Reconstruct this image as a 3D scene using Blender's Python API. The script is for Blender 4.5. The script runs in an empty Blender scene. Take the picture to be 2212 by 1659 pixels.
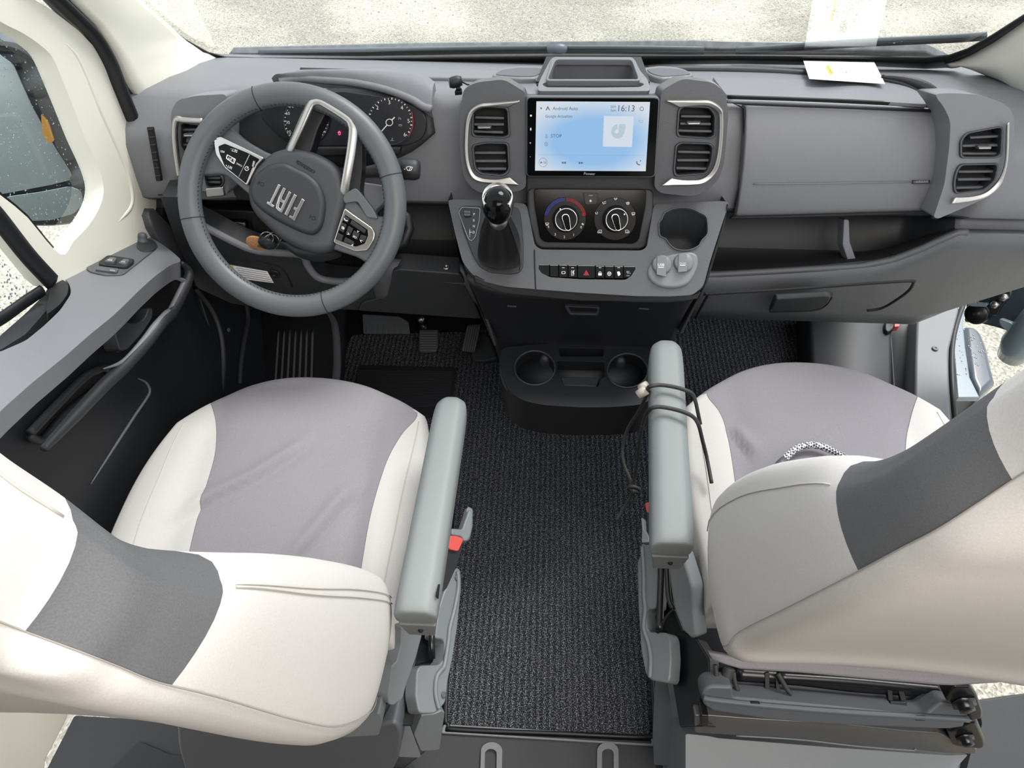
import bpy, bmesh, math, random
import numpy as np
from mathutils import Vector, Matrix
random.seed(7)
SC = bpy.context.scene
COL = SC.collection
# ------------------------------------------------------------------ camera
FPX = 1450.0
CAM = Vector((-.08, 0, 1.62))
_th, _ps, _ph = math.radians(50), math.radians(3.0), math.radians(-.4)
FW = Vector((-math.sin(_ps)*math.cos(_th), math.cos(_ps)*math.cos(_th), -math.sin(_th)))
_R = Vector((math.cos(_ps), math.sin(_ps), 0)); _U = _R.cross(FW)
RT = _R*math.cos(_ph)+_U*math.sin(_ph); UP = -_R*math.sin(_ph)+_U*math.cos(_ph)
cd = bpy.data.cameras.new('camera'); co = bpy.data.objects.new('camera', cd); COL.objects.link(co)
cd.sensor_fit = 'HORIZONTAL'; cd.sensor_width = 36; cd.lens = FPX/2212*36; cd.clip_start = .02; cd.clip_end = 200
M4 = Matrix((RT, UP, -FW)).transposed().to_4x4(); M4.translation = CAM; co.matrix_world = M4
SC.camera = co
# ------------------------------------------------------------------ world, sun, exposure
w = bpy.data.worlds.new('overcast'); SC.world = w; w.use_nodes = True
wn = w.node_tree.nodes; bg = wn['Background']
tc = wn.new('ShaderNodeTexCoord'); sx = wn.new('ShaderNodeSeparateXYZ'); rp = wn.new('ShaderNodeValToRGB')
w.node_tree.links.new(tc.outputs['Generated'], sx.inputs[0]); w.node_tree.links.new(sx.outputs['Z'], rp.inputs[0])
w.node_tree.links.new(rp.outputs[0], bg.inputs[0])
rp.color_ramp.elements[0].color = (.76, .82, .90, 1); rp.color_ramp.elements[1].color = (.97, .98, 1.0, 1)
bg.inputs[1].default_value = 1.0
sd = bpy.data.lights.new('sun', 'SUN'); sd.energy = 2.3; sd.angle = math.radians(24); sd.color = (1, .98, .95)
so = bpy.data.objects.new('sun', sd); COL.objects.link(so)
so.rotation_euler = Vector((-.45, -.55, -1)).to_track_quat('-Z', 'Y').to_euler()
ld = bpy.data.lights.new('rear_fill_light', 'AREA'); ld.shape = 'RECTANGLE'; ld.size = 1.2; ld.size_y = 1.0; ld.energy = 24; ld.color = (1, .94, .88)  # added warm fill with no seen source, brightens the seat backs from behind
lo = bpy.data.objects.new('rear_fill_light', ld); COL.objects.link(lo); lo.location = (.5, -.62, 2.12)
SC.view_settings.view_transform = 'Standard'; SC.view_settings.look = 'None'
SC.view_settings.exposure = .75; SC.view_settings.gamma = 1; SC.view_settings.use_curve_mapping = False

# ------------------------------------------------------------------ photograph frame -> world
def ray(px, py): return FW+RT*((px-1106)/FPX)-UP*((py-829.5)/FPX)
class Pl:
    """a real surface plane of the cab: point and normal (normal faces the viewer's side)"""
    def __init__(s, P, N):
        s.P = Vector(P); s.N = Vector(N).normalized()
        if s.N.dot(CAM-s.P) < 0: s.N = -s.N
    def on(s, p, lift=0):
        d = ray(p[0], p[1]); P = s.P+s.N*lift
        return CAM+d*((P-CAM).dot(s.N)/d.dot(s.N))
    def off(s, l): return Pl(s.P+s.N*l, s.N)
class BL:
    """a surface lying between two planes along every sight line"""
    def __init__(s, A, B, v, N): s.A, s.B, s.v = A, B, v; s.N = Vector(N).normalized()
    def on(s, p, lift=0): return s.A.on(p)*(1-s.v)+s.B.on(p)*s.v+s.N*lift
def PX(x): return Pl((x, .5, .6), (1, 0, 0))
def PZ(z): return Pl((0, .5, z), (0, 0, 1))
def PS(y, z, s): return Pl((0, y, z), (0, 1, -s))          # dash type plane, dy/dz = s
def crop(x0, y0, k):
    return lambda *p: [(x0+a*k, y0+b*k) for a, b in p]
c1 = crop(0, 0, .3376); c2 = crop(380, 120, .3496); c3 = crop(900, 80, .3376); c4 = crop(1500, 0, .3376)
c5 = crop(0, 480, .3496); c6 = crop(460, 560, .3376); c7 = crop(960, 380, .3254); c8 = crop(1440, 460, .349)
s1 = crop(0, 860, .4817); s2 = crop(560, 1060, .361); s3 = crop(820, 1100, .337); s4 = crop(1280, 700, .3376)
s5 = crop(1340, 1100, .3369); s6 = crop(1500, 740, .3219); s7 = crop(1500, 1340, .3219)
lg = crop(540, 330, .1085); sc = crop(1130, 200, .14015); sw = crop(1140, 540, .11754); dr = crop(2040, 400, .24124)
gg = crop(560, 180, .18083); pp = crop(1700, 0, .11754)

# ------------------------------------------------------------------ materials
def lin(h):
    if isinstance(h, str):
        h = h.lstrip('#'); c = [int(h[i:i+2], 16)/255 for i in (0, 2, 4)]
    else: c = h
    return tuple((v/12.92 if v <= .04045 else ((v+.055)/1.055)**2.4) for v in c)+(1,)
def mat(name, col, rough=.5, metal=0, bump=0, scale=400, coat=0, var=0, emit=None, es=1, spec=.5, vscale=60, stretch=None):
    m = bpy.data.materials.new(name); m.use_nodes = True
    nt = m.node_tree; b = nt.nodes['Principled BSDF']; c = lin(col)
    b.inputs['Base Color'].default_value = c; b.inputs['Roughness'].default_value = rough
    b.inputs['Metallic'].default_value = metal; b.inputs['Coat Weight'].default_value = coat
    b.inputs['Specular IOR Level'].default_value = spec
    if emit: b.inputs['Emission Color'].default_value = lin(emit); b.inputs['Emission Strength'].default_value = es
    g = nt.nodes.new('ShaderNodeTexCoord'); mp = nt.nodes.new('ShaderNodeMapping')
    nt.links.new(g.outputs['Object'], mp.inputs[0])
    if stretch: mp.inputs['Scale'].default_value = stretch
    if bump:
        n = nt.nodes.new('ShaderNodeTexNoise'); n.inputs['Scale'].default_value = scale; n.inputs['Detail'].default_value = 2
        nt.links.new(mp.outputs[0], n.inputs['Vector'])
        bu = nt.nodes.new('ShaderNodeBump'); bu.inputs['Strength'].default_value = bump; bu.inputs['Distance'].default_value = .002
        nt.links.new(n.outputs[0], bu.inputs['Height']); nt.links.new(bu.outputs[0], b.inputs['Normal'])
    if var:
        n2 = nt.nodes.new('ShaderNodeTexNoise'); n2.inputs['Scale'].default_value = vscale; n2.inputs['Detail'].default_value = 4
        nt.links.new(mp.outputs[0], n2.inputs['Vector'])
        r = nt.nodes.new('ShaderNodeValToRGB'); e = r.color_ramp.elements
        e[0].position = .35; e[1].position = .65
        e[0].color = tuple(v*(1-var) for v in c[:3])+(1,); e[1].color = tuple(min(1, v*(1+var)) for v in c[:3])+(1,)
        nt.links.new(n2.outputs[0], r.inputs[0]); nt.links.new(r.outputs[0], b.inputs['Base Color'])
    return m
DASH = mat('lit_dash_plastic', '#717378', .40, bump=.25, scale=900)  # dash plastic with the skylight on its upper faces put into the colour
DASHM = mat('shaded_dash_plastic', '#4d4f53', .38, bump=.25, scale=900)  # same dash plastic, darker: shade on the middle and lower dash painted in
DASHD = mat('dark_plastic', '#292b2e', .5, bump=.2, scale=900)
BLK = mat('black_plastic', '#15171b', .5, bump=.15, scale=700)
DEEP = mat('deep_black', '#0c0d0f', .7)
GLOSS = mat('piano_black', '#08090a', .12, spec=.16)
CHROME = mat('satin_chrome', '#c4c4c2', .22, metal=1)
SILV = mat('satin_silver', '#b3b2ae', .35, metal=1)
STEEL = mat('dark_bracket', '#111316', .3)
LEATH = mat('wheel_leather', '#54585b', .40, bump=.12, scale=1400)
HUB = mat('airbag_cover', '#36393d', .5, bump=.2, scale=1600)
GREY = mat('seat_grey_plastic', '#6b7073', .45, bump=.12, scale=900)
GREYD = mat('seat_dark_grey_plastic', '#4f5358', .48, bump=.12, scale=900)
ARM = mat('armrest_vinyl', '#747a7a', .5, bump=.2, scale=1500)
BEIGE = mat('cream_trim', '#d8d7cb', .6, bump=.06, scale=900)
RUB = mat('rubber_seal', '#101317', .45)
FABL = mat('light_fabric', '#bebcb9', .95, bump=.18, scale=2600, var=.04, vscale=700, spec=.1)
FABD = mat('dark_fabric', '#858388', .95, bump=.18, scale=2600, var=.10, vscale=900, spec=.1)
FABK = mat('charcoal_fabric', '#5c5d5f', .95, bump=.18, scale=2600, var=.08, vscale=900, spec=.1)
STI = mat('stitching', '#b8b5ae', .9)
STID = mat('black_thread', '#0d0d0e', .7)
RED = mat('red_button', '#b94843', .35)
WHT = mat('white_print', '#e8e8e6', .6)
GRYP = mat('grey_print', '#9a9c9e', .6)
PAPER = mat('paper', '#fbfbfd', .7)
YEL = mat('yellow_marker', '#efe51a', .7)
INK = mat('ink', '#70737a', .8)
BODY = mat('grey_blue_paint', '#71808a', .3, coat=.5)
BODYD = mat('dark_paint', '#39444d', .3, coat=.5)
RBLUE = mat('blue_print', '#3f55c8', .5); RREDP = mat('red_print', '#d0303c', .5)
CORK = mat('cork_tag', '#c89468', .8, var=.2, vscale=300)
MIRR = mat('mirror_glass', '#a4b4be', .12, metal=1)
CORD = mat('cord_rubber', '#2b2d2c', .6)
def carpet():
    m = mat('carpet_pile', '#2b2c30', 1, spec=.05); nt = m.node_tree; b = nt.nodes['Principled BSDF']
    g = nt.nodes.new('ShaderNodeTexCoord')
    n = nt.nodes.new('ShaderNodeTexNoise'); n.inputs['Scale'].default_value = 420; n.inputs['Detail'].default_value = 3
    wv = nt.nodes.new('ShaderNodeTexWave'); wv.inputs['Scale'].default_value = 22; wv.inputs['Distortion'].default_value = 2.5
    wv.inputs['Detail'].default_value = 3; wv.inputs['Detail Scale'].default_value = 3
    nt.links.new(g.outputs['Object'], n.inputs['Vector']); nt.links.new(g.outputs['Object'], wv.inputs['Vector'])
    r = nt.nodes.new('ShaderNodeValToRGB'); e = r.color_ramp.elements
    e[0].position = .50; e[0].color = lin('#34363c'); e[1].position = .68; e[1].color = lin('#b4b7bd')
    nt.links.new(n.outputs[0], r.inputs[0])
    mx = nt.nodes.new('ShaderNodeMix'); mx.data_type = 'RGBA'; mx.blend_type = 'MULTIPLY'; mx.inputs[0].default_value = .45
    nt.links.new(r.outputs[0], mx.inputs[6]); nt.links.new(wv.outputs['Color'], mx.inputs[7])
    nt.links.new(mx.outputs[2], b.inputs['Base Color'])
    ad = nt.nodes.new('ShaderNodeMath'); ad.operation = 'ADD'
    nt.links.new(n.outputs[0], ad.inputs[0]); nt.links.new(wv.outputs['Fac'], ad.inputs[1])
    bu = nt.nodes.new('ShaderNodeBump'); bu.inputs['Strength'].default_value = .9; bu.inputs['Distance'].default_value = .006
    nt.links.new(ad.outputs[0], bu.inputs['Height']); nt.links.new(bu.outputs[0], b.inputs['Normal'])
    return m
CARP = carpet()
def gravel():
    m = mat('gravel', '#b9b1a2', .9, spec=.2); nt = m.node_tree; b = nt.nodes['Principled BSDF']
    g = nt.nodes.new('ShaderNodeTexCoord')
    v = nt.nodes.new('ShaderNodeTexVoronoi'); v.inputs['Scale'].default_value = 105
    n = nt.nodes.new('ShaderNodeTexNoise'); n.inputs['Scale'].default_value = .9; n.inputs['Detail'].default_value = 3
    nt.links.new(g.outputs['Object'], v.inputs['Vector']); nt.links.new(g.outputs['Object'], n.inputs['Vector'])
    r = nt.nodes.new('ShaderNodeValToRGB'); e = r.color_ramp.elements
    e[0].position = 0; e[0].color = lin('#a4a39c'); e[1].position = 1; e[1].color = lin('#e6e6de')
    sp = nt.nodes.new('ShaderNodeSeparateColor'); nt.links.new(v.outputs['Color'], sp.inputs[0]); nt.links.new(sp.outputs[0], r.inputs[0])
    r2 = nt.nodes.new('ShaderNodeValToRGB'); e = r2.color_ramp.elements
    e[0].position = .4; e[0].color = lin('#d2d0c8'); e[1].position = .6; e[1].color = lin('#fffaf0')
    nt.links.new(n.outputs[0], r2.inputs[0])
    mx = nt.nodes.new('ShaderNodeMix'); mx.data_type = 'RGBA'; mx.blend_type = 'MULTIPLY'; mx.inputs[0].default_value = 1
    nt.links.new(r.outputs[0], mx.inputs[6]); nt.links.new(r2.outputs[0], mx.inputs[7]); nt.links.new(mx.outputs[2], b.inputs['Base Color'])
    bu = nt.nodes.new('ShaderNodeBump'); bu.inputs['Strength'].default_value = .5; bu.inputs['Distance'].default_value = .01
    nt.links.new(v.outputs['Distance'], bu.inputs['Height']); nt.links.new(bu.outputs[0], b.inputs['Normal'])
    return m
GRAV = gravel()
def glass(name, f0, tint):
    """thin pane: clear, with a two-sided Schlick reflection"""
    m = bpy.data.materials.new(name); m.use_nodes = True; nt = m.node_tree; nt.nodes.clear(); N = nt.nodes.new; L = nt.links.new
    o = N('ShaderNodeOutputMaterial'); mx = N('ShaderNodeMixShader'); g = N('ShaderNodeNewGeometry'); dt = N('ShaderNodeVectorMath'); dt.operation = 'DOT_PRODUCT'
    L(g.outputs['Normal'], dt.inputs[0]); L(g.outputs['Incoming'], dt.inputs[1])
    def M(op, x, y=None):
        q = N('ShaderNodeMath'); q.operation = op
        for i, v in enumerate((x, y)):
            if v is None: continue
            if isinstance(v, (int, float)): q.inputs[i].default_value = v
            else: L(v, q.inputs[i])
        return q.outputs[0]
    p = M('POWER', M('SUBTRACT', 1.0, M('ABSOLUTE', dt.outputs['Value'])), 5.0); f = M('ADD', M('MULTIPLY', p, 1-f0), f0)
    t = N('ShaderNodeBsdfTransparent'); gl = N('ShaderNodeBsdfGlossy'); gl.inputs['Roughness'].default_value = 0
    t.inputs[0].default_value = tint; L(f, mx.inputs[0]); L(t.outputs[0], mx.inputs[1]); L(gl.outputs[0], mx.inputs[2]); L(mx.outputs[0], o.inputs[0]); return m
WGLASS = glass('windscreen_glass', .16, (.97, .98, .97, 1))
SGLASS = glass('side_glass', .07, (.93, .96, .95, 1))
DROP = mat('water_drop', '#b9c4ca', .08); DROP.node_tree.nodes['Principled BSDF'].inputs['Transmission Weight'].default_value = .9
def screenmat():
    m = bpy.data.materials.new('lit_display'); m.use_nodes = True; nt = m.node_tree; b = nt.nodes['Principled BSDF']
    b.inputs['Base Color'].default_value = (.02, .02, .02, 1); b.inputs['Roughness'].default_value = .15
    g = nt.nodes.new('ShaderNodeTexCoord'); mp = nt.nodes.new('ShaderNodeMapping'); nt.links.new(g.outputs['Generated'], mp.inputs[0])
    mp.inputs['Location'].default_value = (-.52, -.5, -.48); 
    gr = nt.nodes.new('ShaderNodeTexGradient'); gr.gradient_type = 'SPHERICAL'; mp.inputs['Scale'].default_value = (1.35, 0, 1.5)
    mp.inputs['Location'].default_value = (-.70, 0, -.66)
    nt.links.new(mp.outputs[0], gr.inputs[0]); r = nt.nodes.new('ShaderNodeValToRGB'); e = r.color_ramp.elements
    e[0].position = .12; e[0].color = lin('#d6dfe8'); e[1].position = .52; e[1].color = lin('#93bfeb')
    nt.links.new(gr.outputs[0], r.inputs[0]); nt.links.new(r.outputs[0], b.inputs['Emission Color']); b.inputs['Emission Strength'].default_value = .56
    return m
DISP = screenmat()
def weave():
    m = mat('braided_sleeve', '#8a8c90', .6); nt = m.node_tree; b = nt.nodes['Principled BSDF']
    g = nt.nodes.new('ShaderNodeTexCoord'); mp = nt.nodes.new('ShaderNodeMapping'); nt.links.new(g.outputs['Object'], mp.inputs[0])
    mp.inputs['Rotation'].default_value = (.6, .5, .78); ck = nt.nodes.new('ShaderNodeTexChecker'); ck.inputs['Scale'].default_value = 260
    ck.inputs[1].default_value = lin('#e6e6e8'); ck.inputs[2].default_value = lin('#33353a')
    nt.links.new(mp.outputs[0], ck.inputs[0]); nt.links.new(ck.outputs[0], b.inputs['Base Color']); return m
WEAVE = weave()
def grille():
    m = mat('speaker_grille', '#c9c5bb', .6); nt = m.node_tree; b = nt.nodes['Principled BSDF']
    g = nt.nodes.new('ShaderNodeTexCoord'); v = nt.nodes.new('ShaderNodeTexVoronoi'); v.inputs['Scale'].default_value = 260; v.inputs['Randomness'].default_value = .0
    nt.links.new(g.outputs['Object'], v.inputs['Vector']); r = nt.nodes.new('ShaderNodeValToRGB'); e = r.color_ramp.elements
    e[0].position = .30; e[0].color = lin('#55534e'); e[1].position = .42; e[1].color = lin('#cfccc2')
    nt.links.new(v.outputs['Distance'], r.inputs[0]); nt.links.new(r.outputs[0], b.inputs['Base Color']); return m
GRILL = grille()

# ------------------------------------------------------------------ object helpers
def link(name, me, m, parent=None, smooth=True):
    o = bpy.data.objects.new(name, me); COL.objects.link(o)
    for q in (m if isinstance(m, (list, tuple)) else [m]): me.materials.append(q)
    if smooth:
        for p in me.polygons: p.use_smooth = True
    if parent is not None: o.parent = parent
    return o
def mk(name, V, Fc, m, parent=None, smooth=True, bevel=0, seg=3, sub=0, sol=0, ang=40, wn=True, mi=None):
    me = bpy.data.meshes.new(name); me.from_pydata([tuple(v) for v in V], [], Fc)
    bm = bmesh.new(); bm.from_mesh(me); bmesh.ops.recalc_face_normals(bm, faces=bm.faces); bm.to_mesh(me); bm.free()
    o = link(name, me, m, parent, smooth)
    if mi:
        for p, k in zip(me.polygons, mi): p.material_index = k
    if sol:
        s = o.modifiers.new('sol', 'SOLIDIFY'); s.thickness = sol; s.offset = -1
    if bevel:
        b = o.modifiers.new('bev', 'BEVEL'); b.width = bevel; b.segments = seg; b.limit_method = 'ANGLE'; b.angle_limit = math.radians(ang)
        if wn: o.modifiers.new('wn', 'WEIGHTED_NORMAL')
    if sub:
        s = o.modifiers.new('sub', 'SUBSURF'); s.levels = sub; s.render_levels = sub
    return o
def tag(o, label=None, cat=None, group=None, kind=None):
    if label: o['label'] = label
    if cat: o['category'] = cat
    if group: o['group'] = group
    if kind: o['kind'] = kind
    return o
def thing(name, label, cat, loc, group=None):
    o = bpy.data.objects.new(name, None); COL.objects.link(o); o.location = loc; o.empty_display_size = .05
    bpy.context.view_layer.update()
    return tag(o, label, cat, group)
_lastloc = {}
def fix(o):
    """keep world-space vertices when parented to an Empty standing at its base"""
    p = o.parent
    if p is not None:
        t = Vector((0, 0, 0)); q = p
        while q is not None: t += q.location; q = q.parent
        o.location = -t
    return o
_link = link
def link(name, me, m, parent=None, smooth=True): return fix(_link(name, me, m, parent, smooth))
def fillet(pts, r, n=5):
    out = []; N = len(pts)
    for i in range(N):
        a, b, c = (np.array(pts[j % N], float) for j in (i-1, i, i+1))
        la, lc = np.linalg.norm(a-b), np.linalg.norm(c-b)
        if la < 1e-6 or lc < 1e-6: continue
        k = min(r, la*.48, lc*.48); p = b+(a-b)/la*k; q = b+(c-b)/lc*k
        for t in np.linspace(0, 1, n): out.append(tuple((1-t)**2*p+2*t*(1-t)*b+t*t*q))
    return out
def spl(pts, n=8, closed=False):
    P = [np.array(p, float) for p in pts]; N = len(P); out = []
    rng = range(N) if closed else range(N-1)
    for i in rng:
        g = (lambda j: P[j % N]) if closed else (lambda j: P[max(0, min(N-1, j))])
        p0, p1, p2, p3 = g(i-1), g(i), g(i+1), g(i+2)
        for k in range(n):
            t = k/n
            out.append(tuple(.5*((2*p1)+(-p0+p2)*t+(2*p0-5*p1+4*p2-p3)*t*t+(-p0+3*p1-3*p2+p3)*t**3)))
    if not closed: out.append(tuple(P[-1]))
    return out
def ell(cx, cy, rx, ry=None, n=40, rot=0):
    ry = rx if ry is None else ry; c, s = math.cos(rot), math.sin(rot)
    return [(cx+rx*math.cos(a)*c-ry*math.sin(a)*s, cy+rx*math.cos(a)*s+ry*math.sin(a)*c) for a in np.linspace(0, 2*math.pi, n, endpoint=False)]
def shrink(pts, k, ky=None):
    cx = (min(p[0] for p in pts)+max(p[0] for p in pts))/2; cy = (min(p[1] for p in pts)+max(p[1] for p in pts))/2; ky = k if ky is None else ky
    return [(cx+(p[0]-cx)*k, cy+(p[1]-cy)*ky) for p in pts]
def plate(name, pts, pl, depth, m, parent=None, r=0, bevel=.002, holes=(), lift=0, seg=3, draft=None, world=None):
    """solid panel whose outline lies on plane pl and whose thickness goes back from it"""
    loops = [fillet(pts, r) if r else list(pts)]+[list(h) for h in holes]
    bm = bmesh.new(); fronts = []; edges = []
    D = -pl.N*depth
    for lp in loops:
        vs = [bm.verts.new(pl.on(p, lift)) for p in lp]; fronts.append(vs)
    if len(loops) == 1:
        bm.faces.new(fronts[0])
    else:
        for vs in fronts:
            for i in range(len(vs)): edges.append(bm.edges.new((vs[i], vs[(i+1) % len(vs)])))
        bmesh.ops.triangle_fill(bm, use_beauty=True, use_dissolve=False, edges=edges, normal=pl.N)
    faces = list(bm.faces); bk = {}
    for vs in fronts:
        for v in vs: bk[v] = bm.verts.new(v.co+D)
    for f in faces: bm.faces.new([bk[v] for v in reversed(f.verts)])
    for vs in fronts:
        for i in range(len(vs)):
            a, b = vs[i], vs[(i+1) % len(vs)]
            bm.faces.new((a, bk[a], bk[b], b))
    bmesh.ops.recalc_face_normals(bm, faces=bm.faces)
    me = bpy.data.meshes.new(name); bm.to_mesh(me); bm.free()
    o = link(name, me, m, parent)
    if bevel:
        b = o.modifiers.new('bev', 'BEVEL'); b.width = bevel; b.segments = seg; b.limit_method = 'ANGLE'; b.angle_limit = math.radians(50)
    else:
        for p in me.polygons: p.use_smooth = False
    o.modifiers.new('wn', 'WEIGHTED_NORMAL')
    return o
def pane(name, pts, pl, m, parent=None):
    return mk(name, [pl.on(p) for p in pts], [tuple(range(len(pts)))], m, parent, smooth=False)
def ringp(name, outer, inner, pl, depth, m, parent=None, lift=0, bevel=.0015):
    n = len(outer); V = []; Fc = []
    for lp in (outer, inner): V += [pl.on(p, lift) for p in lp]
    V += [v-pl.N*depth for v in V[:2*n]]
    for i in range(n):
        j = (i+1) % n
        Fc += [(i, j, n+j, n+i), (2*n+i, 3*n+i, 3*n+j, 2*n+j), (i, 2*n+i, 2*n+j, j), (n+i, n+j, 3*n+j, 3*n+i)]
    return mk(name, V, Fc, m, parent, bevel=bevel, seg=2)
def tube(name, P, r, m, parent=None, closed=False, n=10, caps=True, flat=1, upv=None):
    P = [Vector(p) for p in P]; N = len(P); V = []; Fc = []
    R = r if isinstance(r, (list, tuple)) else [r]*N
    def tan(i):
        a = P[(i-1) % N] if closed else P[max(0, i-1)]; b = P[(i+1) % N] if closed else P[min(N-1, i+1)]
        return (b-a).normalized()
    t = tan(0); u = Vector(upv) if upv is not None else (Vector((0, 0, 1)) if abs(t.z) < .9 else Vector((1, 0, 0)))
    for i in range(N):
        t = tan(i); u = (u-t*u.dot(t)).normalized(); v = t.cross(u)
        for k in range(n):
            a = 2*math.pi*k/n; V.append(P[i]+(u*math.cos(a)*flat+v*math.sin(a))*R[i])
    for i in range(N if closed else N-1):
        j = (i+1) % N
        for k in range(n):
            l = (k+1) % n; Fc.append((i*n+k, i*n+l, j*n+l, j*n+k))
    if not closed and caps: Fc += [tuple(range(n-1, -1, -1)), tuple((N-1)*n+k for k in range(n))]
    return mk(name, V, Fc, m, parent)
def ptube(name, pts, pl, r, m, parent=None, lift=0, n=8, k=6, closed=False, flat=1, rr=None):
    q = spl(pts, k, closed)
    if isinstance(r, (list, tuple)): r = list(np.interp(np.linspace(0, 1, len(q)), np.linspace(0, 1, len(r)), r))
    return tube(name, [pl.on(p, lift) for p in q], r, m, parent, closed, n, flat=flat, upv=pl.N)
def lathe(name, prof, O, A, m, parent=None, n=32, sub=0, sx=1, sy=1, ref=None):
    """profile = [(radius, height along A)]"""
    O = Vector(O); A = Vector(A).normalized(); u = Vector(ref) if ref is not None else Vector((1, 0, 0))
    u = (u-A*u.dot(A)).normalized(); v = A.cross(u); V = []; Fc = []
    for (r, h) in prof:
        for k in range(n):
            a = 2*math.pi*k/n; V.append(O+A*h+(u*math.cos(a)*sx+v*math.sin(a)*sy)*r)
    for i in range(len(prof)-1):
        for k in range(n):
            l = (k+1) % n; Fc.append((i*n+k, i*n+l, (i+1)*n+l, (i+1)*n+k))
    Fc += [tuple(range(n)), tuple((len(prof)-1)*n+k for k in range(n))]
    return mk(name, V, Fc, m, parent, sub=sub, bevel=0)
def disc(name, px, pl, r, prof, m, parent=None, n=32, sx=1, sy=1, lift=0):
    return lathe(name, [(r*a, h) for a, h in prof], pl.on(px, lift), pl.N, m, parent, n, sx=sx, sy=sy)
def box(name, lo, hi, m, parent=None, bevel=.003, seg=2):
    x0, y0, z0 = lo; x1, y1, z1 = hi
    V = [(x, y, z) for x in (x0, x1) for y in (y0, y1) for z in (z0, z1)]
    return mk(name, V, [(0, 1, 3, 2), (4, 6, 7, 5), (0, 4, 5, 1), (2, 3, 7, 6), (0, 2, 6, 4), (1, 5, 7, 3)], m, parent, bevel=bevel, seg=seg)
def loft(name, rings, m, parent=None, cap=True, sub=0, mi=None, closed=True, bevel=0):
    n = len(rings[0]); V = [v for r in rings for v in r]; Fc = []; M = []
    for i in range(len(rings)-1):
        for k in range(n if closed else n-1):
            l = (k+1) % n; Fc.append((i*n+k, i*n+l, (i+1)*n+l, (i+1)*n+k)); M.append(mi(i, k) if mi else 0)
    if cap: Fc += [tuple(range(n)), tuple((len(rings)-1)*n+k for k in range(n))]; M += [mi(0, 0) if mi else 0, mi(len(rings)-2, 0) if mi else 0]
    return mk(name, V, Fc, m, parent, sub=sub, mi=M if mi else None, bevel=bevel)
def resamp(pts, n):
    P = np.array(pts, float); d = np.r_[0, np.cumsum(np.linalg.norm(np.diff(P, axis=0), axis=1))]; t = np.linspace(0, d[-1], n)
    return np.stack([np.interp(t, d, P[:, k]) for k in range(P.shape[1])], 1)
def patch(name, top, bot, pl, m, parent=None, nu=24, nv=12, bulge=lambda u, v: 0, thick=.01, pl2=None, bevel=0, lift=0):
    """panel between an upper and a lower edge, gently crowned, with thickness"""
    A = resamp(top, nu); B = resamp(bot, nu); V = []; Fc = []
    for j in range(nv):
        v = j/(nv-1)
        for i in range(nu):
            p = A[i]*(1-v)+B[i]*v; q = pl.on(p, lift)
            if pl2 is not None:
                q = pl.on(A[i], lift)*(1-v)+pl2.on(B[i], lift)*v
            V.append(q+pl.N*bulge(i/(nu-1), v))
    n = nu*nv; V += [q-pl.N*thick for q in V[:n]]
    for j in range(nv-1):
        for i in range(nu-1):
            a = j*nu+i; Fc += [(a, a+1, a+nu+1, a+nu), (n+a, n+a+nu, n+a+nu+1, n+a+1)]
    bd = [i for i in range(nu)]+[j*nu+nu-1 for j in range(1, nv)]+[(nv-1)*nu+i for i in range(nu-2, -1, -1)]+[j*nu for j in range(nv-2, 0, -1)]
    for i in range(len(bd)):
        a, b = bd[i], bd[(i+1) % len(bd)]; Fc.append((a, b, n+b, n+a))
    return mk(name, V, Fc, m, parent, bevel=bevel, seg=2)
def text(name, s, p0, p1, pl, m, parent=None, lift=.0008, hs=1.0, ext=.0003, bold=0):
    cu = bpy.data.curves.new(name, 'FONT'); cu.body = s; cu.size = 1; cu.extrude = 0; cu.offset = bold; cu.resolution_u = 3
    o = bpy.data.objects.new(name, cu); COL.objects.link(o); dg = bpy.context.evaluated_depsgraph_get()
    me = bpy.data.meshes.new_from_object(o.evaluated_get(dg)); bpy.data.objects.remove(o); me.name = name
    xs = [v.co.x for v in me.vertices]
    if not xs: return None
    x0, x1 = min(xs), max(xs); a = pl.on(p0, lift); b = pl.on(p1, lift); L = (b-a).length/(x1-x0); X = (b-a).normalized()
    if len(s) == 1: L = (b-a).length/.62; a = (a+b)/2-X*(x1-x0)*L/2
    Y = pl.N.cross(X)
    for v in me.vertices: v.co = a+X*(v.co.x-x0)*L+Y*v.co.y*L*hs+pl.N*v.co.z
    me.materials.clear()
    o = link(name, me, m, parent, False)
    return o
def bar(name, p0, p1, pl, wpx, th, m, parent=None, lift=0, bevel=.0012):
    a, b = np.array(p0, float), np.array(p1, float); d = (b-a)/np.linalg.norm(b-a); q = np.array([-d[1], d[0]])*wpx/2
    return plate(name, [tuple(a+q), tuple(b+q), tuple(b-q), tuple(a-q)], pl, th, m, parent, bevel=bevel, lift=lift, seg=2)
def ball(name, c, r, m, parent=None, n=16, s=(1, 1, 1)):
    bm = bmesh.new(); bmesh.ops.create_uvsphere(bm, u_segments=n, v_segments=n//2+2, radius=r)
    for v in bm.verts: v.co = Vector((v.co.x*s[0], v.co.y*s[1], v.co.z*s[2]))+Vector(c)
    me = bpy.data.meshes.new(name); bm.to_mesh(me); bm.free(); return link(name, me, m, parent)
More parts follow.
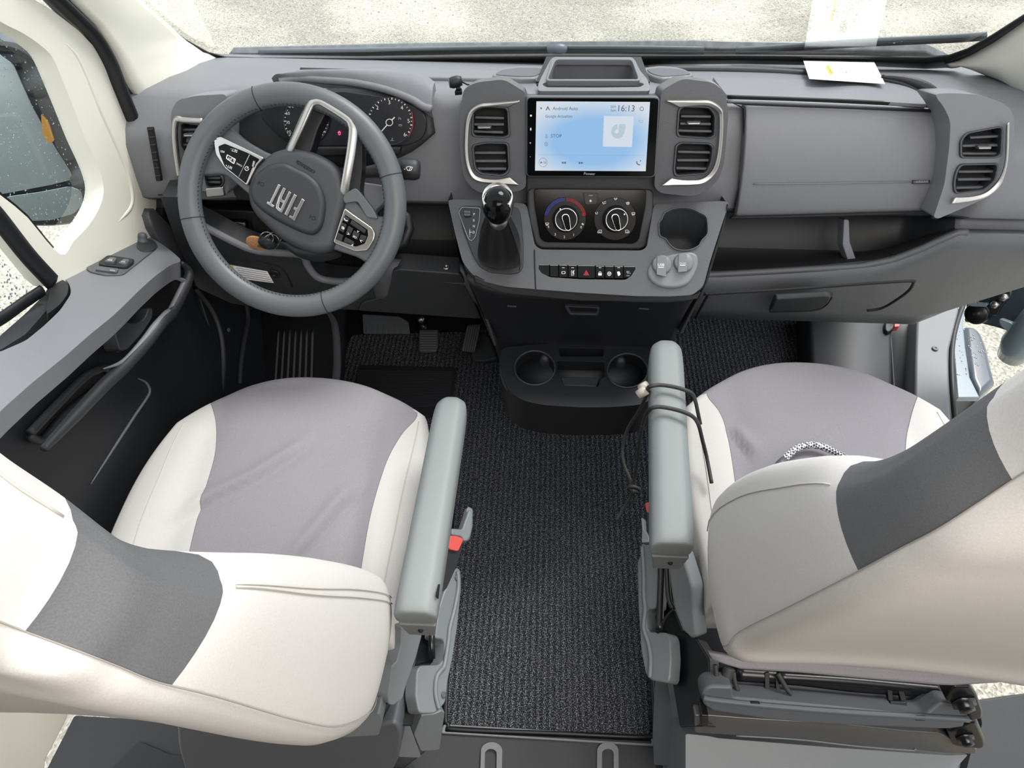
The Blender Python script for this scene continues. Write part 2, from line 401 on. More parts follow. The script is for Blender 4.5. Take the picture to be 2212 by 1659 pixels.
def icon(name, c, lines, k, pl, m, parent, lift, r=.0005, sc_=1, rot=0):
    """small printed symbol made of fine strokes; lines in crop units about centre c"""
    bmV = []; Fc = []; cs, sn = math.cos(rot), math.sin(rot)
    for ln in lines:
        P = [pl.on(k((c[0]+(x*cs-y*sn)*sc_, c[1]+(x*sn+y*cs)*sc_))[0], lift) for x, y in ln]
        for i in range(len(P)-1):
            a, b2 = P[i], P[i+1]; t = (b2-a); 
            if t.length < 1e-7: continue
            t.normalize(); q = pl.N.cross(t)*r; n0 = len(bmV); e = t*r*.6
            bmV += [a-e-q, a-e+q, b2+e+q, b2+e-q]; Fc.append((n0, n0+1, n0+2, n0+3))
    return mk(name, bmV, Fc, m, parent, smooth=False)
def screwhead(px, pl, r, m, parent, name='screw'):
    return disc(name, px, pl, r, [(1, 0), (1, .002), (.8, .003), (.4, .003), (.35, .001), (.01, .001)], m, parent, 16)

# ================================================================== setting
S = lambda o: tag(o, kind='structure')
GZ = -.62
S(mk('floor_outside', [(-14, -6, GZ), (14, -6, GZ), (14, 22, GZ), (-14, 22, GZ)], [(0, 1, 2, 3)], GRAV, smooth=False))
S(box('floor', (-.86, .22, -.03), (.86, 1.95, 0), BLK))
LIV = mat('living_wall', '#57504a', .6); 
S(box('floor_rear', (-1.1, -2.8, -.16), (1.1, .24, -.12), mat('rear_floor', '#6a5c4d', .5, var=.15, vscale=8)))
S(box('wall_back', (-1.12, -2.84, -.16), (1.12, -2.8, 2.15), LIV)); S(box('wall_rear_left', (-1.14, -2.8, -.16), (-1.1, -.25, 2.15), LIV)); S(box('wall_rear_right', (1.1, -2.8, -.16), (1.14, -.25, 2.15), LIV))
S(box('wall_front', (-1.0, 1.70, -.03), (1.0, 1.74, .84), BLK)); S(box('wall_side_left', (-.97, 1.05, -.03), (-.94, 1.70, .80), BLK))
S(box('ceiling', (-1.14, -2.84, 2.15), (1.14, .38, 2.19), mat('ceiling_lining', '#cfc9bf', .7)))
# rear step of the cab with a pressed plastic cover
rs = S(plate('trim_1', [(955, 1578), (1415, 1600), (1430, 1800), (800, 1800), (870, 1659), (945, 1600)], PZ(.012), .03, DASHD, r=8, bevel=.004))
ringp('edge_rib', fillet([(958, 1564), (1412, 1590), (1416, 1612), (952, 1584)], 5), fillet([(964, 1568), (1406, 1594), (1408, 1606), (960, 1580)], 4), PZ(.018), .008, DASH, rs)
for cx, x1 in ((1062, 1058), (1313, 1313)):
    q = ell(cx, 1622, 23, 19, 24); q = [p for p in q if p[1] <= 1622]; 
    o_ = sorted(q, key=lambda p: p[0]); o_ = [(x1-24, 1760)]+o_+[(x1+24, 1760)]
    i_ = [(x1+(p[0]-x1)*.55, 1628+(p[1]-1622)*.55 if p[1] < 1700 else p[1]) for p in o_]
    ringp('pressed_rib', o_, i_, PZ(.02), .012, DASH, rs, bevel=.003)
# left side: black sill cover and cream lower wall seen behind the driver seat
S(plate('trim_2', [(160, 1545), (420, 1560), (400, 1700), (80, 1700)], PZ(.05), .06, DASHD, r=6, bevel=.01))
S(plate('wall_left', [(-80, 1500), (150, 1540), (146, 1552), (100, 1640), (92, 1720), (-80, 1720)], Pl((-.86, .3, .15), (1, 0, .25)), .05, BEIGE, bevel=.004))
# windscreen
WS = Pl((0, 1.60, .91), (0, 1, 1.1))
def ws3(x, z): return Vector((x, 1.60-1.1*(z-.91), z))
win = S(mk('window_1', [ws3(-.95, .88), ws3(.98, .88), ws3(.9, 1.6), ws3(-.9, 1.6)], [(0, 1, 2, 3)], WGLASS, smooth=False))
lb = [(285, -14), (340, 35), (400, 84), (450, 112), (490, 122), (560, 124), (800, 125), (1200, 119), (1600, 118), (1900, 121), (2000, 122), (2050, 118), (2090, 104), (2140, 76), (2212, 30), (2260, 0)]
lo = [(272, -8), (322, 38), (386, 90), (440, 122), (490, 140), (560, 139), (800, 140), (1200, 138), (1600, 134), (1900, 140), (2000, 145), (2064, 142), (2106, 122), (2150, 88), (2222, 44), (2270, 10)]
n_ = len(lb); A_ = [WS.on(p, .004) for p in lb]+[WS.on(p, .004) for p in lo]
fr = mk('glass_border', A_, [(i, i+1, n_+i+1, n_+i) for i in range(n_-1)], RUB, win, sol=.004)
# droplets on the glass, too many to count
def drops(name, pl, poly, n, rmin, rmax, parent, seed=1):
    rnd = random.Random(seed); bm = bmesh.new(); xs = [p[0] for p in poly]; ys = [p[1] for p in poly]; k = 0
    def inside(x, y):
        c = False; j = len(poly)-1
        for i in range(len(poly)):
            if (poly[i][1] > y) != (poly[j][1] > y) and x < (poly[j][0]-poly[i][0])*(y-poly[i][1])/(poly[j][1]-poly[i][1])+poly[i][0]: c = not c
            j = i
        return c
    while k < n:
        x, y = rnd.uniform(min(xs), max(xs)), rnd.uniform(min(ys), max(ys))
        if not inside(x, y): continue
        k += 1; c = pl.on((x, y)); r = rnd.uniform(rmin, rmax)*rnd.choice((.6, .8, 1, 1)); st = len(bm.verts)
        R = bmesh.ops.create_icosphere(bm, subdivisions=1, radius=r)
        for v in R['verts']: v.co = c+v.co-pl.N*(v.co.dot(pl.N))*.5
    me = bpy.data.meshes.new(name); bm.to_mesh(me); bm.free(); return tag(link(name, me, DROP, parent), kind='stuff')
drops('water_droplets', WS.off(-.002), [(330, 0), (480, 112), (1100, 100), (1900, 100), (2150, 60), (2212, 0)], 420, .0008, .002, win, 3)
# cream windscreen pillars
def pillar(name, inner, outer, xo, cut, side):
    """between the windscreen edge and the door seal"""
    po = PX(xo); nu = 30; A = resamp(inner, nu); B = resamp(outer, nu); V = []; Fc = []; nv = 10
    for j in range(nv):
        v = j/(nv-1)
        for i in range(nu):
            q = WS.on(A[i], .008)*(1-v)+po.on(B[i])*v
            q = q+Vector((-side*math.sin(v*math.pi)*.012, -math.sin(v*math.pi)*.02, math.sin(v*math.pi)*.012)); V.append(q)
    for j in range(nv-1):
        for i in range(nu-1): a = j*nu+i; Fc.append((a, a+1, a+nu+1, a+nu))
    return S(mk(name, V, Fc, BEIGE, sol=.012))
pl_l = pillar('trim_3', [(180, -120), (245, -50), (297, -6), (350, 40), (402, 88), (440, 112), (480, 128), (509, 139)],
       [(20, -160), (120, -40), (165, 10), (215, 60), (262, 130), (290, 190), (305, 212), (318, 234)], -.87, 0, -1)
pl_r = pillar('trim_4', [(2400, -80), (2300, -10), (2212, 47), (2150, 90), (2100, 118), (2070, 130), (2041, 138)],
       [(2520, 120), (2400, 200), (2300, 215), (2230, 212), (2195, 200), (2170, 180), (2120, 160)], .89, 0, 1)
# tweeter grilles in the pillars
for pts, par, P in ((c1((885, 345), (960, 298), (985, 300), (1150, 455), (1150, 475), (985, 562), (965, 550)), pl_l, BL(WS, PX(-.87), .6, (.52, -.70, .49))),
                 ([(2175, 158), (2208, 128), (2240, 128), (2250, 150), (2225, 185), (2196, 174)], pl_r, BL(WS, PX(.89), .5, (-.52, -.70, .49)))):
    oo = plate('speaker_grille', pts, P, .02, BEIGE, par, r=6, bevel=.002, lift=.022); plate('grille_mesh', shrink(pts, .86), P, .01, GRILL, oo, r=5, bevel=.0005, lift=.0235)

# ------------------------------------------------------------------ driver's door
DX = PX(-.88)
door = thing('cab_door', 'driver side cab door, cream window surround above a dark plastic panel', 'door', (-.9, .8, 0))
sur = [(-60, -90), (20, -60), (52, -14), (110, 20), (170, 66), (210, 108), (238, 160), (262, 215), (290, 300), (320, 385), (352, 450), (368, 500), (352, 516), (300, 545), (120, 622), (96, 600), (-60, 400)]
hole = spl([(-50, 5), (0, 46), (50, 72), (85, 96), (112, 122), (132, 165), (158, 230), (185, 300), (205, 345), (218, 378), (224, 410), (216, 446), (192, 486), (160, 520), (130, 549), (60, 470), (-50, 340)], 4, True)
plate('window_surround', sur, DX, .035, BEIGE, door, r=10, bevel=.012, holes=[hole])
# stepped inner moulding line
ptube('moulding_edge', [(90, 60), (150, 105), (178, 150), (215, 240), (255, 330), (278, 395), (282, 440), (262, 470), (225, 505)], DX, (.001, .005, .006, .006, .006, .005, .001), BEIGE, door, lift=-.003, n=10)
ringp('window_rubber', fillet(hole, 0) if 0 else hole, shrink(hole, .965, .975), DX, .003, RUB, door, lift=-.028)
pane('quarter_glass', shrink(hole, 1.06), DX.off(-.03), SGLASS, door)
DG = DX.off(-.033)
drops('water_droplets', DG, [(0, 60), (90, 110), (150, 240), (205, 380), (200, 430), (130, 540), (60, 470), (0, 400)], 420, .0006, .0016, door, 5)
pane('door_glass', [(-60, 400), (0, 520), (96, 640), (60, 700), (-60, 760)], DX.off(-.03), SGLASS, door)
drops('water_droplets', DG, [(0, 550), (70, 640), (0, 700)], 80, .0012, .0026, door, 8)
# window divider with its black run channel
ptube('window_channel', [(-40, 430), (0, 476), (60, 552), (112, 608)], DX, .017, RUB, door, lift=.0, n=8, flat=.5)
ptube('window_channel', [(-60, 720), (0, 690), (50, 655), (90, 628)], DX, .010, RUB, door, lift=.002, n=8, flat=.6)
# body seal between door and pillar
seal = S(tube('trim_5', [PX(-.875).on(p) for p in spl([(20, -90), (95, -25), (150, 26), (198, 74), (232, 130), (252, 180), (278, 245), (305, 310), (322, 350), (334, 400)], 6)], .017, RUB, n=10, flat=.6))
S(tube('trim_6', [PX(-.90).on(p) for p in spl([(60, -70), (120, -8), (170, 46), (222, 104), (250, 150), (280, 215), (306, 240), (318, 262)], 6)], .026, mat('seal_dark_grey', '#2b2f35', .6), n=10, flat=.5))  # second, dark grey tube along the seal
# sill top
SL = Pl((-.88, .817, .871), (.22, .42, 1))
sill = c5((-40, 800), (0, 800), (160, 730), (270, 640), (370, 545), (440, 440), (430, 385), (405, 350), (330, 352), (440, 272), (560, 195), (700, 125), (800, 92), (850, 84), (930, 90), (1010, 140), (1075, 190), (1130, 240), (1060, 260), (960, 330), (860, 420), (760, 520), (690, 585), (560, 690), (400, 830), (200, 990), (20, 1150), (-40, 1210))
plate('sill_top', sill, SL, .034, DASH, door, r=12, bevel=.022, seg=5)
# recess wall at the rear of the sill (grab scoop)
plate('scoop_rim', c5((310, 380), (360, 345), (420, 370), (425, 430), (380, 500), (290, 570), (285, 530), (305, 440)), SL, .03, BLK, door, r=14, bevel=.004, lift=.002)
plate('lower_window_ledge', c5((-40, 760), (0, 700), (160, 560), (270, 450), (310, 380), (310, 520), (160, 690), (0, 790), (-40, 800)), SL.off(-.02), .03, DASHD, door, r=8, bevel=.006)
swp = plate('switch_panel', c5((530, 285), (545, 250), (640, 185), (760, 130), (850, 100), (930, 105), (980, 140), (960, 165), (800, 290), (760, 322), (650, 325), (560, 305)), SL, .01, GREYD, door, r=8, bevel=.001, lift=.003)
wsb = plate('switch_bezel', c5((610, 240), (665, 200), (830, 225), (825, 245), (790, 272), (770, 275), (640, 262), (612, 256)), SL, .01, BLK, swp, r=6, bevel=.002, lift=.008)
for q in (((640, 238), (680, 212), (725, 218), (705, 244)), ((725, 248), (765, 222), (805, 228), (780, 256))):
    b_ = plate('window_switch', c5(*q), SL, .008, GREYD, swp, r=4, bevel=.002, lift=.014)
    plate('switch_highlight', shrink(c5(*q), .5, .35), SL, .002, SILV, b_, r=1, bevel=0, lift=.0155)
plate('lock_switch', c5((588, 290), (600, 268), (735, 285), (722, 308)), SL, .006, GREYD, swp, r=3, bevel=.0012, lift=.007)
icon('lock_mark', (695, 296), [[(-14, -4), (12, 0), (12, 8), (-14, 4), (-14, -4)], [(-4, -2), (-4, 6)], [(4, -1), (4, 7)]], c5, SL, GRYP, swp, .0085)
kn = disc('mirror_knob', c5((882, 128))[0], SL, .0085, [(1.25, .002), (1.25, .005), (1, .006), (1, .014), (.85, .019), (.4, .021), (.05, .0215)], GREYD, swp, 24)
plate('mirror_switch_plate', shrink(ell(*c5((905, 140))[0], 22, 14, 20), 1), SL, .004, DASHD, swp, bevel=.001, lift=.005)
# inner face
DI = Pl((-.80, .7, .6), (1, 0, .10))
face = [(-60, 930), (0, 880), (196, 722), (290, 630), (370, 560), (400, 575), (420, 610), (425, 650), (455, 700), (480, 760), (486, 860), (470, 1000), (380, 1200), (100, 1300), (-60, 1200)]
plate('door_panel', face, DI.off(-.03), .05, BLK, door, r=12, bevel=.01)
rail = c5((270, 1400), (460, 1200), (640, 1010), (760, 900), (900, 750), (1000, 620), (1060, 560), (1110, 470), (1160, 360), (1165, 300), (1120, 250))
DR_ = Pl((-.775, .7, .6), (1, 0, .10))
ptube('pull_rail', rail, DR_, (.006, .010, .011, .011, .011, .011, .011, .011, .010, .008, .004), DASHD, door, n=12, k=8)
ptube('pull_rail_edge', c5((640, 905), (760, 860), (880, 740), (960, 640), (1030, 565), (1060, 540), (1130, 390), (1130, 360), (1070, 345)), DR_, (.001, .004, .006, .007, .007, .007, .006, .005, .002), DASH, door, n=8)
plate('upper_pocket_wall', c5((640, 700), (760, 560), (920, 420), (1060, 350), (1130, 380), (1040, 560), (960, 580), (930, 600), (740, 820)), DI.off(-.012), .02, DEEP, door, r=10, bevel=.004)
plate('pull_handle', c5((690, 615), (720, 575), (790, 620), (850, 628), (900, 590), (920, 530), (945, 530), (945, 590), (880, 690), (790, 790), (745, 800), (720, 720)), DI, .03, DASHD, door, r=9, bevel=.010, lift=.018)
ptube('slot_rim', c5((185, 1305), (350, 1130), (520, 960), (610, 912), (650, 905), (685, 940), (660, 985), (560, 1060), (400, 1190), (280, 1330), (230, 1345), (185, 1320)), DI, .007, DASHD, door, lift=-.02, n=8, closed=False)
plate('slot_recess', c5((200, 1310), (350, 1150), (520, 975), (620, 925), (670, 945), (640, 990), (540, 1070), (390, 1195), (270, 1325)), DI.off(-.025), .01, DEEP, door, r=10, bevel=0)
ptube('panel_line', c5((560, 1620), (700, 1400), (830, 1200), (905, 1090), (925, 1040), (900, 990), (850, 965)), DI, (.001, .003, .003, .003, .003, .001), GREYD, door, lift=-.029, n=6)
ptube('bottle_holder_rim', c5((1290, 1130), (1220, 1085), (1120, 1062), (1030, 1070), (970, 1110), (950, 1180), (960, 1240), (1000, 1300), (1060, 1380)), Pl((-.76, .8, .35), (.5, 0, .87)), .010, DASHD, door, n=10)
plate('bottle_holder_floor', shrink(c5((1220, 1095), (1100, 1080), (990, 1120), (980, 1230), (1040, 1320), (1250, 1250)), 1), Pl((-.76, .8, .31), (.5, 0, .87)), .01, DEEP, door, r=15, bevel=0)
plate('speaker_panel', c5((1000, 830), (960, 780), (1190, 560), (1280, 620), (1270, 720), (1230, 830), (1180, 900), (1100, 940), (1040, 910)), DI.off(-.035), .02, mat('ribbed_black', '#14161a', .7, bump=.8, scale=300), door, r=18, bevel=.004)
# footwell side below the dash on the driver's side
KP = Pl((-.84, 1.15, .25), (1, .0, .25))
kick = S(plate('wall_front_left', [(418, 600), (560, 620), (575, 820), (500, 960), (400, 1000), (440, 860), (470, 760)], KP, .04, BLK, r=10, bevel=.006))
ptube('kick_seam', c5((1210, 410), (1300, 530), (1350, 640), (1375, 760), (1380, 900), (1365, 1060)), KP, .007, DASHD, kick, lift=.004, n=8)
ptube('kick_seam', c5((1520, 500), (1530, 600), (1510, 720), (1490, 850), (1480, 1000)), KP, .007, DASHD, kick, lift=.004, n=8)
screwhead(c5((1410, 665))[0], KP.off(.002), .006, GREYD, kick)
WA = PZ(.14)
arch = S(patch('trim_7', [(560, 560), (650, 560), (745, 570)], [(556, 900), (640, 905), (720, 900)], WA, DASHD, thick=.10, bulge=lambda u, v: .02*math.sin(math.pi*u)))
for k in range(7):
    x0 = 602+k*12.2; x1 = 594+k*13
    ptube('tread_rib', [(x0, 712), (x1, 840)], WA, .0035, DASH, arch, lift=.018+.004*math.sin(math.pi*(.28+k*.075)), n=8)
ptube('arch_edge', [(700, 672), (722, 700), (728, 780), (722, 850)], WA, .012, DASH, arch, lift=.0, n=8)

# ------------------------------------------------------------------ passenger side, open doorway
archr = S(patch('trim_8', [(1745, 640), (1840, 640), (1925, 640)], [(1760, 880), (1850, 890), (1925, 900)], PZ(.14), DASHD, thick=.12, bulge=lambda u, v: .025*math.sin(math.pi*u)))
S(patch('trim_9', [(1918, 645), (1952, 645), (1985, 648)], [(1935, 900), (1970, 900), (1995, 900)], PZ(.10), RUB, thick=.08, bulge=lambda u, v: -.01*math.sin(math.pi*u)))
stp = S(plate('trim_10', [(1982, 668), (1990, 655), (2066, 650), (2074, 665), (2050, 760), (2052, 850), (2070, 1120), (1985, 1120), (1976, 900), (1978, 760)], PZ(.16), .14, GREY, r=14, bevel=.008))
screwhead((2020, 753), PZ(.162), .009, GREY, stp)
ptube('sill_seal', [(2088, 640), (2066, 700), (2056, 760), (2058, 850), (2072, 1000), (2080, 1150)], PZ(.15), .008, RUB, stp, lift=.002, n=8)
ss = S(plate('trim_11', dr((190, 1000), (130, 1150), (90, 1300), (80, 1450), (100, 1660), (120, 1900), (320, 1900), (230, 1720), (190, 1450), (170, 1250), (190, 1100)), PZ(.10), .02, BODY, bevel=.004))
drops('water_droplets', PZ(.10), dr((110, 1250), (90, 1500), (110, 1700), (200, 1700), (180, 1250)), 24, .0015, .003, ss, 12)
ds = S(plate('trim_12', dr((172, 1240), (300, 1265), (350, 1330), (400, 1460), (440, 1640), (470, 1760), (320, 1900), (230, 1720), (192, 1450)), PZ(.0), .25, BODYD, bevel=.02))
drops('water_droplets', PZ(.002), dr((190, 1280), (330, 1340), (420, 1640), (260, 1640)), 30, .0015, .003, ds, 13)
HP = Pl((1.02, 1.35, .5), (-.7, -.55, .3))
pdoor = thing('open_cab_door', 'dark blue painted passenger door standing open beyond the dash end', 'door', (1.2, 1.5, -.1))
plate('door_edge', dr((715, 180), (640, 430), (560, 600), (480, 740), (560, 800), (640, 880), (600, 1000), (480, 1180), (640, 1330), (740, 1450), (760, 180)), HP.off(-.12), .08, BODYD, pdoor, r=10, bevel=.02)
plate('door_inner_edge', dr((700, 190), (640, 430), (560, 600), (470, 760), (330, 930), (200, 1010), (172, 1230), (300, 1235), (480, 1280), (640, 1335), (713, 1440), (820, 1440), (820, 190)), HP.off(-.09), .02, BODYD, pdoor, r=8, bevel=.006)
plate('lower_edge', dr((480, 1190), (620, 1240), (640, 1330), (560, 1310), (500, 1260)), HP.off(-.03), .02, BODY, pdoor, r=10, bevel=.006)
lathe('outer_skin', [(.001, -.10), (.03, -.10), (.045, -.05), (.045, .04), (.03, .08), (.001, .09)], HP.on(dr((790, 1300))[0], -.05), (0, 0, 1), BODY, pdoor)
hg = pdoor
plate('hinge_arm', dr((195, 1010), (300, 960), (370, 930), (400, 960), (390, 995), (300, 1010), (275, 1060), (390, 1060), (370, 1090), (230, 1085), (195, 1060)), HP, .02, BODY, hg, r=6, bevel=.005)
plate('hinge_plate', dr((400, 980), (470, 940), (540, 900), (600, 950), (590, 1000), (520, 1080), (470, 1170), (420, 1165), (385, 1090)), HP.off(-.02), .012, STEEL, hg, r=8, bevel=.004)
for q in ((540, 1000), (462, 1065)): disc('bolt', dr(q)[0], HP.off(-.02), .010, [(1, 0), (1, .012), (.8, .016), (.05, .016)], SILV, hg, 6)
disc('hinge_drum', dr((290, 1150))[0], HP.off(-.04), .026, [(1.1, -.02), (1.1, 0), (1, .006), (.6, .004), (.3, .012), (.05, .012)], STEEL, hg, 28)
tube('hinge_pin', [HP.on(dr((430, 900))[0]), HP.on(dr((445, 950))[0])], .022, STEEL, hg, n=14)
bt = thing('cable_gaiter', 'ribbed black rubber cable gaiter beside the open door', 'gaiter', tuple(HP.on(dr((600, 690))[0])))
for k in range(6):
    a = dr((545+k*34, 600-k*3), (500+k*40, 765+k*8)); ptube('gaiter_rib', [a[0], ((a[0][0]+a[1][0])/2+3, (a[0][1]+a[1][1])/2), a[1]], HP, .009, RUB, bt, lift=.0, n=10)
tube('gaiter_core', [HP.on(dr((480, 690))[0], -.012), HP.on(dr((760, 720))[0], -.012)], .024, RUB, bt, n=14)

lt_ = thing('door_check_latch', 'small black latch with a red tab low in the passenger doorway', 'latch', tuple(PZ(.16).on(c8((1385, 690))[0])))
plate('latch_body', c8((1350, 690), (1365, 655), (1400, 645), (1425, 665), (1410, 710), (1375, 738), (1352, 725)), PZ(.16), .05, BLK, lt_, r=4, bevel=.005)
plate('red_tab', c8((1412, 680), (1445, 678), (1440, 702), (1410, 704)), PZ(.16), .02, RED, lt_, r=2, bevel=.002, lift=.004)
tube('latch_rod', [PZ(.16).on(c8((1425, 680))[0]), PZ(.20).on(c8((1440, 600))[0])], .003, STEEL, lt_, n=8)

# ------------------------------------------------------------------ outside: cowl, wipers, mirror
CW = WS.off(-.05)
cowl = tag(plate('scuttle_panel', [(480, 150), (505, 118), (900, 109), (1500, 104), (1560, 106), (2000, 112), (2060, 140), (1300, 160)], CW, .02, mat('wet_cowl', '#7d8385', .35, coat=.5, var=.25, vscale=40), bevel=.004), 'wet blue grey scuttle panel along the windscreen base outside', 'scuttle panel')
def wiper(path, pivot, lab):
    W = WS.off(-.03); a = W.on(pivot); t = thing('windscreen_wiper', lab, 'wiper', tuple(a))
    ptube('blade', path, W, .0075, mat('wiper_rubber', '#1f2326', .35), t, n=8)
    ptube('spoiler', [(x, y-7) for x, y in path], W, .007, mat('wiper_spoiler', '#6c777c', .35), t, n=8, flat=.6)
    return t
w1 = wiper([(560, 117), (800, 114), (1050, 110), (1300, 109), (1520, 112)], (1200, 108), 'dark wiper lying flat along the windscreen base left of centre')
disc('pivot_cap', (1203, 108), WS.off(-.02), .022, [(1, -.01), (1, 0), (.85, .006), (.05, .008)], mat('pivot_plastic', '#66707a', .35), w1, 24, sx=1.1, sy=.6)
w2 = wiper([(1590, 113), (1680, 108), (1760, 101), (1850, 95), (1950, 90), (2060, 85), (2130, 80)], (1800, 92), 'wiper rising toward the right pillar behind the paper reflection')
MP = Pl((-1.18, 1.05, .95), (.27, -.96, .05))
mir = thing('side_mirror', 'large dark double side mirror outside the driver window', 'mirror', tuple(MP.on((100, 400))))
hs = spl([(-60, 95), (0, 92), (40, 102), (75, 130), (110, 175), (135, 240), (160, 310), (185, 360), (205, 400), (208, 440), (190, 470), (150, 488), (70, 492), (-60, 480)], 4, True)
plate('housing', hs, MP.off(-.02), .07, mat('mirror_shell', '#59616a', .35, coat=.3), mir, bevel=.02)
ringp('black_rim', shrink(hs, .97), shrink(hs, .90), MP, .02, RUB, mir, lift=.0)
up_ = [(-60, 112), (0, 118), (30, 140), (70, 230), (120, 320), (155, 375), (158, 388), (110, 400), (-60, 432)]
lo_ = [(-60, 448), (20, 424), (90, 414), (150, 402), (176, 412), (182, 440), (160, 462), (110, 476), (-60, 482)]
plate('upper_mirror_glass', up_, MP, .004, MIRR, mir, r=8, lift=.004, bevel=.001)
plate('wide_angle_glass', lo_, MP, .004, MIRR, mir, r=8, lift=.004, bevel=.001)
plate('indicator', [(88, 245), (104, 262), (118, 305), (104, 310), (92, 290)], MP, .004, mat('amber', '#c08a3a', .3), mir, r=5, lift=.006, bevel=.001)
for a, b in (((70, 170), (165, 190)), ((165, 375), (250, 395))):
    tube('mounting_arm', [MP.on(a, -.03), MP.on(((a[0]+b[0])/2, a[1]-8), -.01), Vector((-.93, MP.on(b).y, MP.on(b).z))], [.034, .028, .036], mat('arm_plastic', '#3b4248', .4), mir, n=14)
# ================================================================== dashboard
PF = PS(1.15, .90, .40)                 # main face of the dash
dash = thing('dashboard', 'dark grey moulded dashboard under the windscreen', 'dashboard', (0, 1.3, .5))
def lipz(x): return float(np.interp(abs(x), [.28, .43, .577, .634, .676, .708, .73], [.688, .704, .722, .740, .768, .796, .812]))
def prof(x):
    ax = abs(x); e = max(0, (ax-.62)/.30); e = min(1, e); ee = e*e
    lip = lipz(x); e = min(1, max(0, (ax-.70)/.05)); ee = e*e; lf = x < -.44 and x > -.86
    rise = .0 if ax < .78 else (ax-.78)*1.2
    P = [(1.68, .865), (1.50, .925), (1.42, .945), (1.35, .965), (1.285-.02*ee, .982), (1.255-.03*ee, .985), (1.225-.06*ee, .972-.02*ee), (1.205-.06*ee, .93), (1.178-.05*ee, .87), (1.160-.04*ee, .81+.02*ee), (1.165-.03*ee, .795+.02*ee)]
    if lf: P += [(1.24, .79), (1.22, .70), (1.20, .62), (1.19, .60), (1.18, .585), (1.18, .57), (1.19, .55), (1.25, .53), (1.60, .50)]
    else: P += [(1.27-.10*ee, .792+.02*ee), (1.215-.07*ee, .668+.12*ee), (1.15-.03*ee, .668+.9*(lip-.688)), (1.108-.0*ee, lip), (1.090, lip-.004), (1.082, lip-.03), (1.09, .60+rise*.5), (1.12, .54+rise), (1.20, .52+rise), (1.60, .50+rise)]
    return P
xs = [-.93, -.90, -.87, -.861, -.859, -.84, -.80, -.75, -.70, -.65, -.6, -.55, -.5, -.45, -.441, -.439, -.4, -.35, -.3, -.2, -.1, 0, .1, .2, .3, .4, .5, .6, .62, .64, .66, .68, .70, .71, .72, .73, .74, .75, .77, .8, .84, .88, .91, .93]
body_rings = [[Vector((x, y, z)) for (y, z) in (lambda P: (P+[P[-1]]*(21-len(P)))[:21])(prof(x))] for x in xs]
V = [v for r in body_rings for v in r]; n = 21; Fc = []
for i in range(len(xs)-1):
    for k in range(n-1): Fc.append((i*n+k, i*n+k+1, (i+1)*n+k+1, (i+1)*n+k))
Fc += [tuple(range(n)), tuple((len(xs)-1)*n+k for k in range(n))]
MI = []
for i in range(len(xs)-1):
    for k in range(n-1):
        l_ = -.86 < xs[i] < -.44
        MI.append(0 if xs[i] >= .745 and k < 14 else 1 if (k in (12, 13) or (l_ and k >= 11)) else 2 if k in (10, 11) else 3 if k >= 9 else 0)  # upper faces take the painted lit tone, lower faces the shaded one
MI += [0, 0]
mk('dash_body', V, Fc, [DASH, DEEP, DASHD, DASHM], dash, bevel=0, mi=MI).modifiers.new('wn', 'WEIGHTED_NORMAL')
# raised tray edge and channel lines on the top
def ontop(p):  # dash top surface
    q = Pl((0, 1.5, .925), (0, 1, 2.7)); return q
TOP = Pl((0, 1.40, .951), (0, .25, 1))
ptube('top_channel', [(650, 152), (800, 156), (1100, 160), (1180, 162)], TOP, .006, DASHD, dash, n=8)
ptube('top_channel', [(1400, 150), (1600, 152), (1750, 160), (1880, 170), (1960, 185), (2010, 212)], TOP, .008, DASHD, dash, n=8)
patch('top_tray', c4((120, 495), (400, 500), (800, 510), (1200, 535), (1300, 555), (1480, 650)), c4((210, 612), (500, 622), (900, 636), (1200, 648), (1490, 668)), TOP, DASH, dash, thick=.006, lift=.004, bevel=.002)
patch('tray_slot', c4((212, 614), (600, 627), (1000, 642), (1490, 668)), c4((215, 643), (600, 655), (1000, 672), (1500, 694)), PS(1.252, .97, .1), DEEP, dash, thick=.006, lift=.012)
ptube('tray_ridge', c4((210, 648), (600, 660), (1000, 677), (1400, 698), (1590, 712)), PS(1.235, .98, .1), .004, DASH, dash, n=8)
patch('instrument_top', [(640, 150), (760, 148), (1000, 150), (1180, 156)], [(655, 168), (760, 163), (1000, 168), (1170, 172)], TOP, DASH, dash, thick=.01, lift=.008, bevel=.003)
# glove box lid
GB = PS(1.185, .90, .40)
gtop = c4((325, 668), (700, 670), (1100, 688), (1580, 715)); gbot = c4((262, 1386), (600, 1378), (1100, 1362), (1500, 1352), (1560, 1300))
lid = patch('glove_box_lid', gtop, gbot, GB, DASH, dash, nu=24, nv=16, thick=.03, bulge=lambda u, v: .022*(1-(2*v-1)**2)**.8, bevel=.004)
gap = ptube('lid_gap', c4((1580, 712), (330, 664), (318, 690), (322, 900), (290, 1200), (258, 1372), (280, 1392), (900, 1376), (1500, 1358)), GB, .003, DEEP, lid, lift=.006, n=6, k=2)
ptube('airbag_seam', c4((378, 1178), (800, 1174), (1390, 1164)), GB, .0012, GREY, lid, lift=.0215, n=6)
ringp('airbag_mark', fillet(c4((1396, 1154), (1508, 1152), (1508, 1176), (1396, 1178)), 1), fillet(c4((1402, 1158), (1503, 1156), (1503, 1172), (1402, 1174)), 1), GB, .002, DASHD, lid, lift=.0225, bevel=0)
text('airbag_lettering', 'AIRBAG', *c4((1412, 1172), (1494, 1168)), GB, GRYP, lid, lift=.023)
